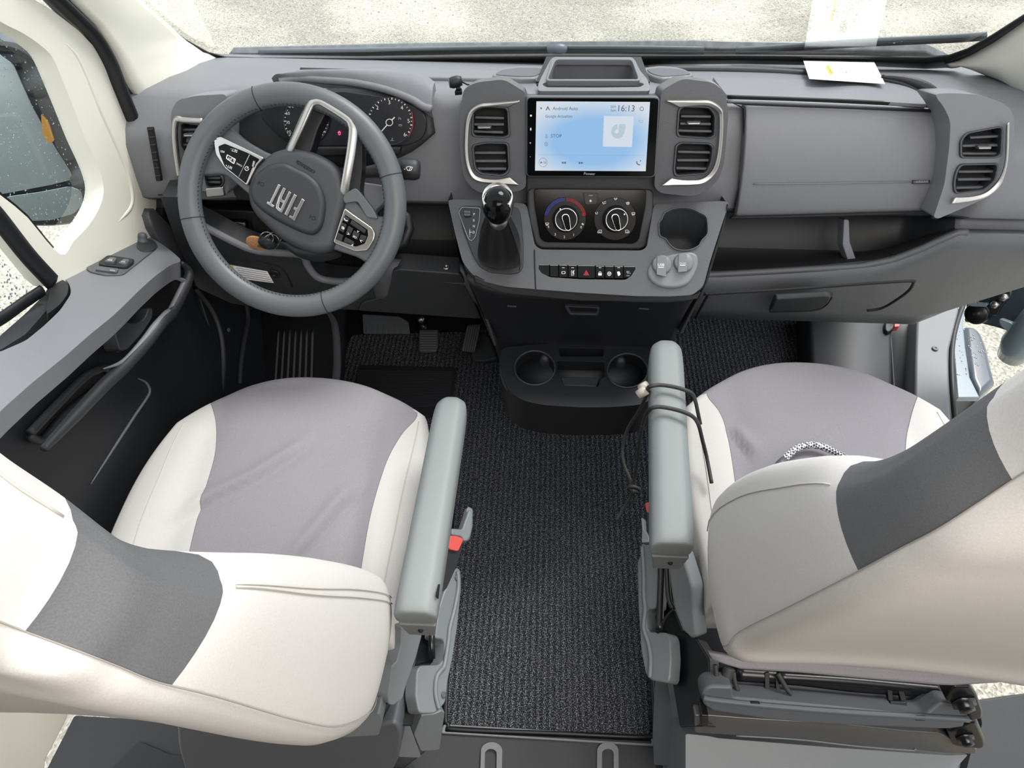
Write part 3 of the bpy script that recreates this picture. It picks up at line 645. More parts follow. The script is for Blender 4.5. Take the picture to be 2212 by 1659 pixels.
# arch trim right of the glove box
ptube('lid_arch', c4((1200, 488), (1330, 505), (1450, 545), (1540, 615), (1600, 720), (1625, 850), (1615, 1000), (1590, 1150), (1560, 1300), (1530, 1400)), GB, (.003, .006, .010, .012, .012, .012, .012, .010, .008), BLK, dash, lift=.0, n=10)
# recess divider wall and lower shelf lip
DV = Pl((.53, 1.2, .7), (1, .2, 0))
plate('shelf_divider', c8((1098, 38), (1130, 42), (1135, 180), (1182, 312), (1130, 318), (1090, 200)), PS(1.13, .70, .55), .03, DASH, dash, r=4, bevel=.005)
tube('shelf_lip', [(x, 1.098, lipz(x)-.001) for x in np.linspace(.20, .745, 34)], .007, DASHM, dash, n=8)
# small lower locker
LK = PS(1.088, .60, -.5)
ptube('locker_gap', c8((180, 650), (255, 510), (270, 502), (800, 470), (1200, 440), (1500, 422), (1528, 432), (1500, 480), (1420, 540), (1330, 590), (1240, 604)), LK, .003, DEEP, dash, lift=.008, n=6, k=4)
lk = plate('locker_handle', c8((645, 605), (675, 538), (990, 518), (1020, 522), (1000, 560), (960, 590), (900, 602)), LK, .012, DASHD, dash, r=4, bevel=.003, lift=.016)
ringp('handle_recess', fillet(c8((632, 620), (668, 530), (1010, 510), (1035, 520), (1000, 570), (960, 600), (900, 612)), 4), fillet(c8((645, 605), (675, 538), (990, 518), (1020, 522), (1000, 560), (960, 590), (900, 602)), 4), LK, .01, BLK, dash, lift=.012)

# ---------------------------------------------------- vents
def vent(outer, pl, slats, knob, parent, name='air_vent'):
    o_ = fillet(outer, 9, 5); i_ = shrink(o_, .88, .88)
    fr_ = ringp(name, o_, i_, pl, .03, DASHD, parent, lift=.004, bevel=.002)
    ringp('vent_rim', shrink(o_, .97), shrink(o_, .925), pl, .006, GREYD, fr_, lift=.006, bevel=.001)
    plate('duct', shrink(o_, .95), pl, .01, DEEP, fr_, bevel=0, lift=-.026)
    for a, b in slats: bar('slat', a, b, pl, 6, .016, DASHM, fr_, lift=-.004, bevel=.0015)
    if knob:
        kk = bar('vane_knob', (knob[0]-15, knob[1]), (knob[0]+15, knob[1]), pl, 8, .012, GREYD, fr_, lift=.006, bevel=.002)
        bar('knob_insert', (knob[0]-13, knob[1]+1.5), (knob[0]+13, knob[1]+1), pl, 3.5, .003, SILV, kk, lift=.008, bevel=.001)
    return fr_
PV = PS(1.165, .94, .38)
# centre pods
for nm, pod, top_, win_, bez in (
  ('centre_vent_pod', c3((700, 385), (700, 960), (660, 985), (480, 1010), (370, 985), (300, 900), (275, 700), (275, 500), (300, 330), (380, 290), (560, 270), (690, 350)),
   None, [c3((352, 460), (440, 440), (590, 450), (600, 640), (560, 650), (350, 640)), c3((350, 690), (440, 672), (590, 675), (600, 860), (560, 895), (400, 880), (365, 840))],
   [(c3((663, 400), (480, 415), (400, 425), (345, 460), (315, 520), (303, 600), (300, 720), (312, 820), (345, 895), (400, 930), (500, 942), (660, 948))),
    (c3((590, 440), (480, 432), (420, 438), (365, 468), (337, 525), (325, 600), (322, 720), (333, 808), (362, 872), (412, 905), (510, 915), (598, 895)))]),
  ('centre_vent_pod', c3((1560, 385), (1520, 960), (1560, 1000), (1760, 1020), (1860, 990), (1940, 900), (1970, 800), (1995, 500), (1980, 360), (1900, 290), (1700, 265), (1570, 340)),
   None, [c3((1672, 460), (1700, 440), (1880, 445), (1920, 500), (1915, 640), (1880, 655), (1665, 640), (1662, 600)), c3((1655, 690), (1690, 672), (1880, 678), (1905, 700), (1895, 800), (1860, 880), (1650, 895), (1640, 860))],
   [(c3((1597, 400), (1780, 400), (1880, 405), (1950, 450), (1968, 520), (1960, 700), (1935, 830), (1890, 900), (1830, 940), (1760, 950), (1640, 951), (1560, 952))),
    (c3((1675, 440), (1790, 427), (1870, 430), (1925, 468), (1944, 525), (1936, 700), (1912, 815), (1872, 878), (1815, 912), (1750, 918), (1690, 915), (1625, 903)))])):
    left = pod[0][0] < 1200
    PV2 = PV.off(.035)
    holes = [shrink(fillet(h, 9, 5), .93) for h in win_]
    pd = plate(nm, pod, PV2, .07, DASHM, dash, r=14, bevel=.012, holes=holes, seg=4)
    o_ = spl(bez[0], 6); i_ = spl(bez[1], 6); nn = len(o_)
    A_ = [PV2.on(p, .008) for p in o_]+[PV2.on(p, .005) for p in i_]
    tag(mk('bright_bezel', A_, [(i, i+1, nn+i+1, nn+i) for i in range(nn-1)], SILV, pd, sol=.008, bevel=.002, seg=2), label='satin silver bezel')
    if left:
        sl = [[c3(*q) for q in (((372, 515), (560, 520)), ((365, 560), (560, 560)), ((365, 605), (555, 612)))], [c3(*q) for q in (((370, 742), (570, 742)), ((372, 795), (575, 795)), ((385, 845), (575, 845)))]]; kb = c3((432, 578))[0]
    else:
        sl = [[c3(*q) for q in (((1690, 508), (1885, 510)), ((1685, 555), (1885, 558)), ((1675, 600), (1890, 605)))], [c3(*q) for q in (((1670, 735), (1880, 740)), ((1665, 790), (1872, 790)), ((1660, 840), (1860, 845)))]]; kb = c3((1775, 552))[0]
    vent(win_[0], PV2, sl[0], kb, pd); vent(win_[1], PV2, sl[1], None, pd)
# hump fairings over the pods
HT = Pl((0, 1.24, 1.0), (0, -.15, 1))
for q in (c3((290, 345), (330, 300), (400, 262), (560, 280), (690, 350), (700, 385), (430, 395), (310, 425)), c3((1560, 350), (1700, 290), (1880, 265), (1950, 320), (1985, 385), (1990, 420), (1850, 392), (1560, 385))):
    plate('pod_hood', q, HT, .05, DASH, dash, r=12, bevel=.018, seg=4, lift=.0)
for q in (c3((470, 245), (520, 205), (640, 182), (800, 185), (850, 200), (780, 260), (640, 262)), c3((1440, 195), (1560, 182), (1700, 195), (1790, 240), (1700, 250), (1560, 262), (1490, 240))):
    plate('top_scoop', q, TOP, .02, DASH, dash, r=14, bevel=.005, lift=.012); plate('scoop_hollow', shrink(q, .86, .7), TOP, .002, GREYD, dash, r=10, bevel=.001, lift=.0135)
# phone tray above the screen
BT = Pl((0, 1.26, 1.02), (0, -.05, 1))
bo = c3((770, 345), (780, 290), (825, 200), (858, 140), (880, 126), (1380, 128), (1400, 150), (1430, 215), (1480, 270), (1500, 345)); bi = c3((838, 268), (890, 140), (1375, 142), (1420, 268)); bs = c3((800, 300), (830, 287), (1430, 290), (1458, 300), (1430, 318), (1150, 322), (830, 320))
tray = plate('phone_tray', bo, BT, .07, DASH, dash, r=10, bevel=.006, holes=[fillet(bi, 5), fillet(bs, 5)])
plate('tray_floor', shrink(bi, 1.25), BT.off(-.055), .004, BLK, tray, bevel=0); plate('slot_floor', shrink(bs, 1.1, 1.4), BT.off(-.03), .004, DEEP, tray, bevel=0)
ringp('tray_rim', fillet(c3((826, 278), (868, 126), (1388, 128), (1434, 278)), 7), fillet(c3((838, 268), (890, 142), (1375, 144), (1420, 268)), 7), BT, .012, GREY, tray, lift=.006, bevel=.003)
plate('screen_surround', c3((700, 350), (760, 340), (1510, 340), (1560, 350), (1560, 395), (700, 395)), HT, .06, DASH, dash, r=5, bevel=.006, lift=.012)
plate('centre_stack', c3((690, 380), (1565, 380), (1520, 1000), (705, 1000)), PV, .06, DASHD, dash, r=4, bevel=.004, lift=.012)

# side vents
SVL = PS(1.12, .90, .35)
pd = plate('side_vent_pod', c1((1090, 720), (1130, 640), (1250, 612), (1450, 600), (1460, 1250), (1150, 1200), (1105, 1000)), SVL.off(-.005), .06, DASH, dash, r=12, bevel=.010, holes=[c1((1160, 790), (1280, 800), (1280, 985), (1175, 975), (1155, 930)), shrink(c1((1310, 1120), (1400, 1115), (1425, 1150), (1420, 1190), (1320, 1200)), .95)])
ptube('bright_bezel', c1((1300, 775), (1180, 768), (1130, 765), (1118, 850), (1128, 980), (1150, 1130)), SVL, .006, SILV, pd, lift=.006, n=8)
vent(c1((1150, 790), (1165, 780), (1290, 795), (1290, 990), (1180, 985), (1150, 940)), SVL, [c1((1160, 832), (1270, 830)), c1((1162, 872), (1260, 868)), c1((1165, 928), (1260, 926))], c1((1215, 865))[0], pd)
vent(c1((1300, 1115), (1390, 1105), (1430, 1140), (1425, 1195), (1320, 1205)), SVL, [c1((1310, 1140), (1410, 1140)), c1((1310, 1165), (1410, 1168))], None, pd)
plate('bright_foot', c1((1310, 1205), (1425, 1195), (1435, 1255), (1320, 1265)), SVL, .01, SILV, pd, r=4, lift=.006, bevel=.003)
pd = plate('side_vent_pod', c4((1530, 600), (1650, 595), (1820, 605), (1980, 660), (2040, 720), (2050, 850), (2045, 1000), (2010, 1130), (1960, 1220), (1840, 1280), (1560, 1400), (1530, 1390), (1600, 1180), (1630, 950), (1640, 780), (1600, 690)), SVL.off(.005), .07, DASH, dash, r=14, bevel=.014, holes=[shrink(fillet(c4((1700, 900), (1740, 850), (1980, 805), (1970, 1000), (1930, 1015), (1700, 1015)), 8), .95), shrink(fillet(c4((1670, 1100), (1700, 1050), (1945, 1045), (1950, 1070), (1930, 1160), (1860, 1220), (1665, 1245), (1655, 1180)), 8), .95)])
o_ = spl(c4((2020, 772), (2012, 1000), (1985, 1120), (1940, 1200), (1860, 1262), (1760, 1290), (1630, 1305)), 6); i_ = spl(c4((1998, 785), (1990, 1000), (1962, 1110), (1915, 1180), (1845, 1235), (1755, 1258), (1655, 1262)), 6); nn = len(o_); P_ = SVL.off(.005)
mk('bright_bezel', [P_.on(p, .008) for p in o_]+[P_.on(p, .005) for p in i_], [(i, i+1, nn+i+1, nn+i) for i in range(nn-1)], SILV, pd, sol=.008, bevel=.002, seg=2)
vent(c4((1700, 900), (1740, 850), (1980, 805), (1970, 1000), (1930, 1015), (1700, 1015)), P_, [c4((1765, 882), (1955, 872)), c4((1715, 935), (1955, 930)), c4((1715, 985), (1940, 985))], c4((1860, 945))[0], pd)
vent(c4((1670, 1100), (1700, 1050), (1945, 1045), (1950, 1070), (1930, 1160), (1860, 1220), (1665, 1245), (1655, 1180)), P_, [c4((1690, 1100), (1925, 1098)), c4((1685, 1150), (1915, 1148)), c4((1675, 1205), (1870, 1200))], None, pd)
# demister grille at the left dash end
DE = PS(1.13, .90, .4)
eg = plate('demister_grille', c1((938, 815), (970, 815), (1028, 1160), (998, 1160)), DE, .01, DEEP, dash, bevel=.001, lift=.006)
for k in range(7):
    a = c1((942+k*8.5, 828+k*49.5))[0]; b = c1((974+k*8.2, 828+k*49.5))[0]; bar('grille_bar', a, b, DE, 3, .004, DASHD, eg, lift=.010, bevel=.0006)
ptube('fascia_seam', [(342, 421), (385, 421)], DE, .0016, DEEP, dash, n=6, lift=.01)

# instrument binnacle
GP = PS(1.20, .95, .45)
bin_ = patch('instrument_hood', c2((590, 140), (760, 100), (1000, 88), (1250, 85), (1450, 95), (1560, 130), (1600, 165)), c2((700, 150), (900, 150), (1100, 165), (1300, 205), (1450, 255), (1530, 300), (1580, 335)), Pl((0, 1.26, 1.02), (0, -.3, 1)), DASH, dash, nu=30, nv=12, thick=.02, bulge=lambda u, v: .012*math.sin(math.pi*v), bevel=.006)
ptube('hood_rim', c2((640, 160), (760, 142), (900, 150), (1100, 168), (1300, 212), (1450, 268), (1530, 315), (1580, 330)), Pl((0, 1.23, 1.01), (0, -.3, 1)), .007, DASH, dash, n=10)
cow = patch('instrument_cowl', spl(c2((440, 350), (560, 290), (720, 240), (1000, 200), (1300, 230), (1480, 290), (1580, 350)), 5), spl(c2((350, 440), (440, 560), (620, 650), (1000, 690), (1250, 670), (1450, 600), (1600, 480)), 5), GP, DASHD, dash, nu=24, nv=8, thick=.02, lift=-.004)
cl = thing('instrument_cluster', 'black instrument cluster with speedometer and rev counter behind the steering wheel', 'instrument cluster', tuple(GP.on((800, 280))))
cface = fillet(gg((10, 400), (60, 300), (200, 220), (600, 130), (1000, 90), (1500, 160), (1830, 250), (1990, 380), (2000, 520), (1960, 650), (1850, 720), (1700, 750), (500, 750), (350, 720), (200, 600)), 14)
plate('face', cface, GP, .01, mat('cluster_face', '#23252a', .35), cl, lift=.006, bevel=.002)
DIAL = mat('dial_face', '#1f2126', .4)
for cx, cy, rx, ry, nums in ((560, 445, 272, 290, (('10', 362, 590), ('30', 345, 470), ('50', 345, 362), ('70', 390, 278), ('90', 478, 232), ('170', 772, 465), ('190', 740, 580))), (1565, 450, 272, 285, (('2', 1413, 298), ('3', 1555, 235), ('4', 1705, 300), ('5', 1785, 458), ('6', 1740, 620)))):
    d_ = plate('dial', gg(*ell(cx, cy, rx, ry, 48)), GP, .003, DIAL, cl, lift=.010, bevel=.001)
    ringp('dial_ring', gg(*ell(cx, cy, rx, ry, 48)), gg(*ell(cx, cy, rx*.985, ry*.985, 48)), GP, .002, GREYD, d_, lift=.012, bevel=0)
    for s_, x, y in nums:
        wd = 11*len(s_)+ (0 if len(s_) > 1 else 8)
        text('numeral', s_, *gg((x-wd*1.0, y+14), (x+wd*1.0, y+14)), GP, WHT, d_, lift=.0108, hs=1)
    for k in range(28):
        a = math.radians(140+k*9.6)
        if cx > 1000 and False: continue
        p0 = (cx+rx*.90*math.cos(a), cy+ry*.90*math.sin(a)); p1 = (cx+rx*(.96 if k % 2 else .98)*math.cos(a), cy+ry*(.96 if k % 2 else .98)*math.sin(a))
        tk = gg(p0, p1); o = bar('tick', tk[0], tk[1], GP, 1.3 if k % 2 else 2.2, .0005, WHT, d_, lift=.0110, bevel=0)
ptube('red_zone', gg((1825, 340), (1838, 450), (1825, 550), (1780, 645)), GP, .0006, RREDP, cl, lift=.012, n=6)
nd = tag(ringp('needle', gg(*ell(1553, 468, 44, 44, 28)), gg(*ell(1553, 468, 36, 36, 28)), GP, .002, WHT, cl, lift=.016, bevel=0))
bar('needle_tip', *gg((1525, 500), (1462, 572)), GP, 2, .001, WHT, nd, lift=.016, bevel=0); bar('needle_tail', *gg((1582, 440), (1618, 405)), GP, 2.5, .001, WHT, nd, lift=.016, bevel=0)
REDL = mat('warning_light', '#ff3b6e', .5, emit='#ff4a78', es=1.2)
wl = plate('warning_lamp', gg((935, 590), (955, 568), (975, 590), (968, 592), (968, 618), (945, 618), (945, 592)), GP, .001, REDL, cl, lift=.012, bevel=0)
plate('warning_lamp_centre', gg((950, 594), (955, 588), (962, 594), (962, 610), (950, 610)), GP, .001, DIAL, wl, lift=.0128, bevel=0)
icon('telltale', (1678, 420), [[(-14, 14), (-8, -14)], [(14, 14), (6, -10), (2, 2), (12, 2)]], gg, GP, GRYP, cl, .012)
icon('telltale', (1685, 500), [[(-20, 0), (-12, -8), (12, -8), (20, 0), (12, 10), (-10, 10), (-20, 0)]], gg, GP, GRYP, cl, .012)
icon('telltale', (1587, 672), [[(0, -20), (0, 10)], [(0, -12), (8, -12)], [(-20, 12), (-8, 8), (0, 12), (8, 8), (20, 12)]], gg, GP, GRYP, cl, .012)
plate('lower_strip', gg((520, 760), (1700, 760), (1660, 860), (560, 880)), GP, .02, BLK, cl, lift=.02, bevel=.004)

# knee panels either side of the column
KL = PS(1.085, .70, -.1)
kpan = plate('knee_panel', [(346, 425), (384, 425), (400, 470), (447, 492), (500, 520), (548, 540), (600, 546), (652, 551), (662, 572), (678, 596), (700, 606), (740, 610), (775, 612), (800, 622), (835, 612), (848, 600), (846, 672), (774, 670), (560, 664), (500, 656), (426, 622), (380, 520)], KL, .05, DASHD, dash, r=6, bevel=.006)
ptube('knee_panel_lip', [(400, 468), (447, 492), (500, 520), (548, 540), (600, 546), (652, 551), (664, 572), (680, 594), (700, 604), (735, 608), (765, 606)], KL, .008, DASH, kpan, lift=.0, n=10)
ptube('panel_groove', c2((200, 1230), (400, 1260), (640, 1310), (720, 1430)), KL, .0012, DEEP, kpan, lift=.001, n=6)
screwhead(c2((610, 1348))[0], KL.off(.001), .012, BLK, kpan)
tag(plate('warning_label', c2((310, 1290), (565, 1335), (604, 1406), (420, 1382), (380, 1350)), KL, .001, PAPER, kpan, lift=.0015, bevel=0), label='white printed label with a yellow triangle')
for k in range(5): bar('label_text_line', c2((372+k*9, 1312+k*14))[0], c2((558+k*9, 1342+k*14))[0], KL, 1.2, .0003, GRYP, kpan, lift=.002, bevel=0)
plate('label_triangle', c2((330, 1325), (350, 1292), (364, 1334)), KL, .0004, YEL, kpan, lift=.002, bevel=0)
plate('knee_panel', [(848, 586), (862, 582), (992, 592), (1000, 600), (1040, 690), (774, 672), (780, 655), (836, 640)], PS(1.085, .63, -.1), .05, DASHD, dash, r=6, bevel=.008)
screwhead((964, 578), PZ(.69), .008, SILV, dash)
hbk = plate('switch_panel', c2((180, 950), (480, 960), (600, 1060), (560, 1170), (300, 1160), (190, 1060)), PS(1.16, .78, .2), .03, BLK, dash, r=10, bevel=.004)
hb = plate('parking_brake_switch', c2((312, 1030), (425, 1035), (432, 1095), (420, 1110), (330, 1108), (318, 1090)), PS(1.15, .78, .2), .02, GLOSS, hbk, r=4, lift=.01, bevel=.003)
plate('silver_tab', c2((312, 1028), (428, 1035), (428, 1085), (400, 1060), (350, 1055), (320, 1075)), PS(1.15, .78, .2), .004, SILV, hb, r=3, lift=.014, bevel=.001)
plate('light_switch_block', c2((350, 800), (460, 800), (470, 900), (380, 890), (355, 850)), PS(1.16, .86, .3), .02, BLK, dash, r=4, bevel=.002)
plate('column_recess', c2((470, 980), (540, 960), (640, 1100), (640, 1180), (480, 1160)), PS(1.155, .78, .2), .01, DEEP, dash, r=4, bevel=0, lift=.006)

# ================================================================== touchscreen
scr = thing('touchscreen', 'wide black framed touchscreen lit pale blue in the centre of the dash', 'screen', tuple(PV.on((1280, 300), .03)))
TP = PV.off(.05)
plate('bezel', sc((45, 55), (2112, 62), (2040, 1312), (45, 1300)), TP, .02, GREYD, scr, r=10, bevel=.003, lift=-.003)
plate('front_glass', sc((65, 80), (2092, 85), (2025, 1292), (60, 1285)), TP, .01, GLOSS, scr, r=9, bevel=.001)
dsp = plate('display', sc((205, 135), (1957, 145), (1890, 1212), (183, 1203)), TP, .001, DISP, scr, lift=.0006, bevel=0)
SLAB = mat('display_text', '#3a4450', .6, emit='#56606e', es=.12)
TL = .0016
def ic(name, pts, m=SLAB, lift=TL): return plate(name, sc(*pts), TP, .0003, m, dsp, lift=lift, bevel=0)
ic('menu_arrow', [(258, 232), (296, 232), (277, 262)])
ic('app_logo', [(346, 276), (382, 205), (416, 276), (398, 268), (382, 236), (366, 268)])
text('heading_text', 'Android Auto', *sc((455, 268), (842, 270)), TP, SLAB, dsp, lift=TL)
text('source_text', 'Google Actualités', *sc((343, 384), (758, 386)), TP, SLAB, dsp, lift=TL)
text('status_text', 'STOP', *sc((428, 693), (594, 693)), TP, SLAB, dsp, lift=TL)
text('clock_text', '16:13', *sc((1465, 288), (1714, 290)), TP, SLAB, dsp, lift=TL, hs=1.0)
text('date_text', '20/9', *sc((1343, 236), (1426, 237)), TP, SLAB, dsp, lift=TL)
text('day_text', 'Sam', *sc((1350, 290), (1430, 291)), TP, SLAB, dsp, lift=TL)
ringp('settings_icon', sc(*ell(1829, 250, 31, 34, 20)), sc(*ell(1829, 250, 23, 26, 20)), TP, .0003, SLAB, dsp, lift=TL, bevel=0)
ringp('profile_icon', sc(*ell(358, 655, 12, 14, 14)), sc(*ell(358, 655, 8, 10, 14)), TP, .0003, SLAB, dsp, lift=TL, bevel=0)
ringp('profile_icon', sc(*ell(358, 688, 18, 13, 14)), sc(*ell(358, 688, 13, 9, 14)), TP, .0003, SLAB, dsp, lift=TL, bevel=0)
ringp('disc_icon', sc(*ell(355, 795, 24, 30, 20)), sc(*ell(355, 795, 19, 25, 20)), TP, .0003, SLAB, dsp, lift=TL, bevel=0)
ic('disc_icon', ell(355, 795, 6, 7, 10))
ic('cover_tile', [(1246, 360), (1706, 368), (1678, 840), (1228, 832)], mat('tile', '#202020', .5, emit='#cfdae6', es=.56), .0012)
NOTE = mat('tile_note', '#8b9ba3', .5, emit='#8fa0a8', es=.30)
arc = [(1458+100*math.cos(a), 600+110*math.sin(a)) for a in np.linspace(math.radians(-92), math.radians(-340), 30)]
ic('note_icon', [(1455, 486)]+arc[1:]+[(1578, 560), (1578, 486), (1478, 486), (1474, 610), (1440, 640), (1404, 600), (1440, 562), (1456, 570)], NOTE, .0018)
ic('divider_line', [(232, 957), (1860, 966), (1860, 970), (232, 961)], mat('divider', '#5f7690', .5, emit='#7f9dc2', es=.35))
ringp('play_icon', sc(*ell(308, 1077, 64, 70, 30)), sc(*ell(308, 1077, 60, 66, 30)), TP, .0003, SLAB, dsp, lift=TL, bevel=0)
ic('play_icon', [(268, 1060), (268, 1096), (296, 1078)]); ic('play_icon', [(328, 1062), (334, 1062), (334, 1096), (328, 1096)]); ic('play_icon', [(346, 1062), (352, 1062), (352, 1096), (346, 1096)]); ic('play_icon', [(314, 1062), (318, 1062), (306, 1096), (302, 1096)])
for a in (0, 36): ic('rewind_icon', [(590+a, 1081), (622+a, 1062), (622+a, 1102)]); ic('forward_icon', [(892+a, 1084), (858+a, 1064), (858+a, 1104)])
ptube('phone_icon', sc((1750, 1060), (1756, 1090), (1778, 1110), (1802, 1112)), TP, .0009, SLAB, dsp, lift=TL, n=6)
icon('bluetooth_icon', (1810, 1052), [[(-5, -8), (5, 6), (0, 14), (0, -14), (5, -6), (-5, 8)]], sc, TP, SLAB, dsp, TL, r=.0003)
icon('home_icon', (1814, 430), [[(-30, -6), (-30, 20), (-12, 32), (12, 32), (30, 20), (30, -6), (10, 4), (-10, 4), (-30, -6)], [(-14, -32), (-4, -28)], [(4, -32), (14, -28)]], sc, TP, GRYP, dsp, TL, r=.0003)
for s_, p, q in (('+', (95, 795), (127, 795)), ('-', (95, 1000), (122, 1000))): text('side_key', s_, *sc(p, q), TP, WHT, scr, lift=.0008)
plate('side_key', sc((108, 342), (134, 342), (134, 370), (108, 370)), TP, .0003, WHT, scr, lift=.0008, bevel=0)
plate('side_key', sc((112, 545), (124, 540), (128, 575), (116, 590), (106, 570)), TP, .0003, WHT, scr, lift=.0008, bevel=0)
text('maker_name', 'Pioneer', *sc((935, 1268), (1110, 1272)), TP, GRYP, scr, lift=.0008)

# ================================================================== climate controls
CP = PS(1.105, .85, .62)
clm = thing('climate_panel', 'gloss black climate control panel with two round dials below the screen', 'control panel', tuple(CP.on((1275, 470))))
plate('housing', c7((545, 78), (1392, 82), (1385, 300), (1345, 470), (1310, 495), (640, 488), (600, 460), (555, 300)), CP, .10, DASHD, clm, r=14, bevel=.010, lift=-.004)
plate('gloss_face', c7((594, 84), (1342, 90), (1338, 200), (1292, 425), (1262, 450), (670, 440), (636, 415), (600, 200)), CP, .01, GLOSS, clm, r=8, bevel=.0015, lift=.002)
for cx, cy, kr, pr in ((805, 283, 88, (1.0,)), (1135, 283, 88, (1.0,))):
    rg = plate('dial_surround', c7(*ell(cx-5 if cx < 900 else cx-3, cy+2, 140, 143, 48)), CP, .003, mat('dial_black', '#0c0d0e', .35, spec=.2), clm, lift=.004, bevel=.001)
    kn = disc('dial_knob', c7((cx, cy))[0], CP, .0228, [(1.12, .004), (1.12, .010), (1.0, .012), (1.0, .026), (.93, .028), (.86, .026), (.05, .025)], BLK, clm, 48)
    rr_ = c7(*ell(cx, cy+2, 87, 87, 48)); PQ = CP.off(.0)
    lathe('dial_ring', [(.0218, .024), (.0218, .0275), (.0200, .0285), (.0190, .0265), (.0190, .024)], CP.on(c7((cx, cy))[0]), CP.N, CHROME, kn, 48)
    tip = (820 if cx < 900 else 1152)
    ang = [(cx-28, cy-8), (cx-20, cy-26), (cx, cy-32), (cx+18, cy-26), (cx+26, cy-8), (tip+22, cy+76), (tip+4, cy+86), (tip-14, cy+78)]
    KP2 = CP.off(.026)
    pt = plate('pointer', c7(*ang), KP2, .006, GLOSS, kn, r=3, bevel=.001, lift=.009)
    o2 = fillet(c7(*ang), 3); ringp('pointer_rim', o2, shrink(o2, .82, .88), KP2, .003, CHROME, pt, lift=.0105, bevel=.0005)
    a = c7((cx-36, cy-62) if cx < 900 else (cx+60, cy-28))[0]; disc('index_dot', a, KP2, .0016, [(1, 0), (1, .001), (.05, .0012)], WHT, kn, 12, lift=.0005)
for s_, x, y in (('1', 858, 398), ('2', 796, 413), ('3', 735, 396), ('4', 690, 346), ('0', 907, 348)): text('fan_numeral', s_, *c7((x-7, y), (x+7, y)), CP, WHT, clm, lift=.0062)
for rr in (122, 130, 138):
    for a0, a1, mm in ((175, 268, RBLUE), (257, 350, RREDP)):
        ps = [(803+rr*math.cos(math.radians(a)), 285+rr*math.sin(math.radians(a))) for a in np.linspace(a0+15, a1, 18)]
        tube('temperature_arc', [CP.on(p, .0066) for p in c7(*ps)], .0004, mm, clm, n=5)
ringp('temperature_mark', c7(*ell(923, 257, 8, 8, 16)), c7(*ell(923, 257, 5, 5, 16)), CP, .0005, RREDP, clm, lift=.0068, bevel=0)
TRP = [[(-11, -6), (11, -6), (8, 7), (-8, 7), (-11, -6)], [(-4, 2), (-5, 12)], [(3, 2), (2, 12)]]
CARI = [[(-12, 8), (-12, -2), (-2, -10), (13, -10), (13, 8), (-12, 8)], [(-6, 2), (6, 2)]]
for x, y, L_ in ((1136, 153, [[(-10, -8), (-3, 6), (6, 3), (10, -7)], [(-1, -3), (4, -6)]]), (1060, 180, [[(-12, -8), (-5, 7), (12, 0)], [(0, -10), (0, -2)], [(6, -8), (12, -12)]]), (1217, 182, [[(-10, -7), (-6, 7), (6, 8), (11, -5)], [(-3, -8), (6, -8), (6, 0), (-3, 0), (-3, -8)]]), (1254, 250, TRP), (1010, 248, [[(-10, -6), (-2, 5), (8, 2)], [(2, -8), (8, -4)]]), (1030, 370, CARI), (1214, 370, [[(-p_[0], p_[1]) for p_ in l_] for l_ in CARI]), (682, 318, TRP), (918, 320, [[(-8, 0), (8, 0)], [(0, -8), (0, 8)], [(-5, -5), (5, 5)]])):
    icon('airflow_symbol', (x, y), L_, c7, CP, WHT, clm, .0066, r=.0004)
rb = plate('recirculation_button', c7((920, 112), (1022, 114), (1010, 190), (935, 192)), CP, .006, BLK, clm, r=3, bevel=.001, lift=.005); icon('button_symbol', (970, 166), [[(-8, 0), (8, 0)], [(-4, -7), (4, 7)], [(4, -7), (-4, 7)]], c7, CP, WHT, rb, .0056, r=.0004)
plate('button_lamp', c7((958, 128), (985, 128), (985, 132), (958, 132)), CP, .0004, GRYP, rb, lift=.0056, bevel=0)
# ================================================================== steering wheel
_al, _be = .695, .049
WN = Vector((math.sin(_be)*math.cos(_al), -math.cos(_al)*math.cos(_be), math.sin(_al)))
WC = Vector((-.53, 1.016, .899)); WP = Pl(WC, WN)
whl = thing('steering_wheel', 'black leather steering wheel turned upside down with silver trimmed spokes', 'steering wheel', tuple(WC))
a_ = WN.cross(Vector((0, 0, 1))).normalized(); b_ = WN.cross(a_)
rim = tube('rim', [WC+a_*.1865*math.cos(t)+b_*.1865*math.sin(t) for t in np.linspace(0, 2*math.pi, 96, endpoint=False)], .0205, LEATH, whl, True, 20, flat=.9, upv=WN)
def rimang(px): v = WP.on(px)-WC; return math.atan2(v.dot(b_), v.dot(a_))
for px in c2((490, 225), (1330, 745), (90, 1010), (930, 1540)):
    t = rimang(px); c = WC+(a_*math.cos(t)+b_*math.sin(t))*.1865; r_ = (a_*math.cos(t)+b_*math.sin(t))
    tube('rim_seam', [c+(WN*math.cos(k)*.92+r_*math.sin(k))*.0206 for k in np.linspace(0, 2*math.pi, 24, endpoint=False)], .0007, STID, rim, True, 5)
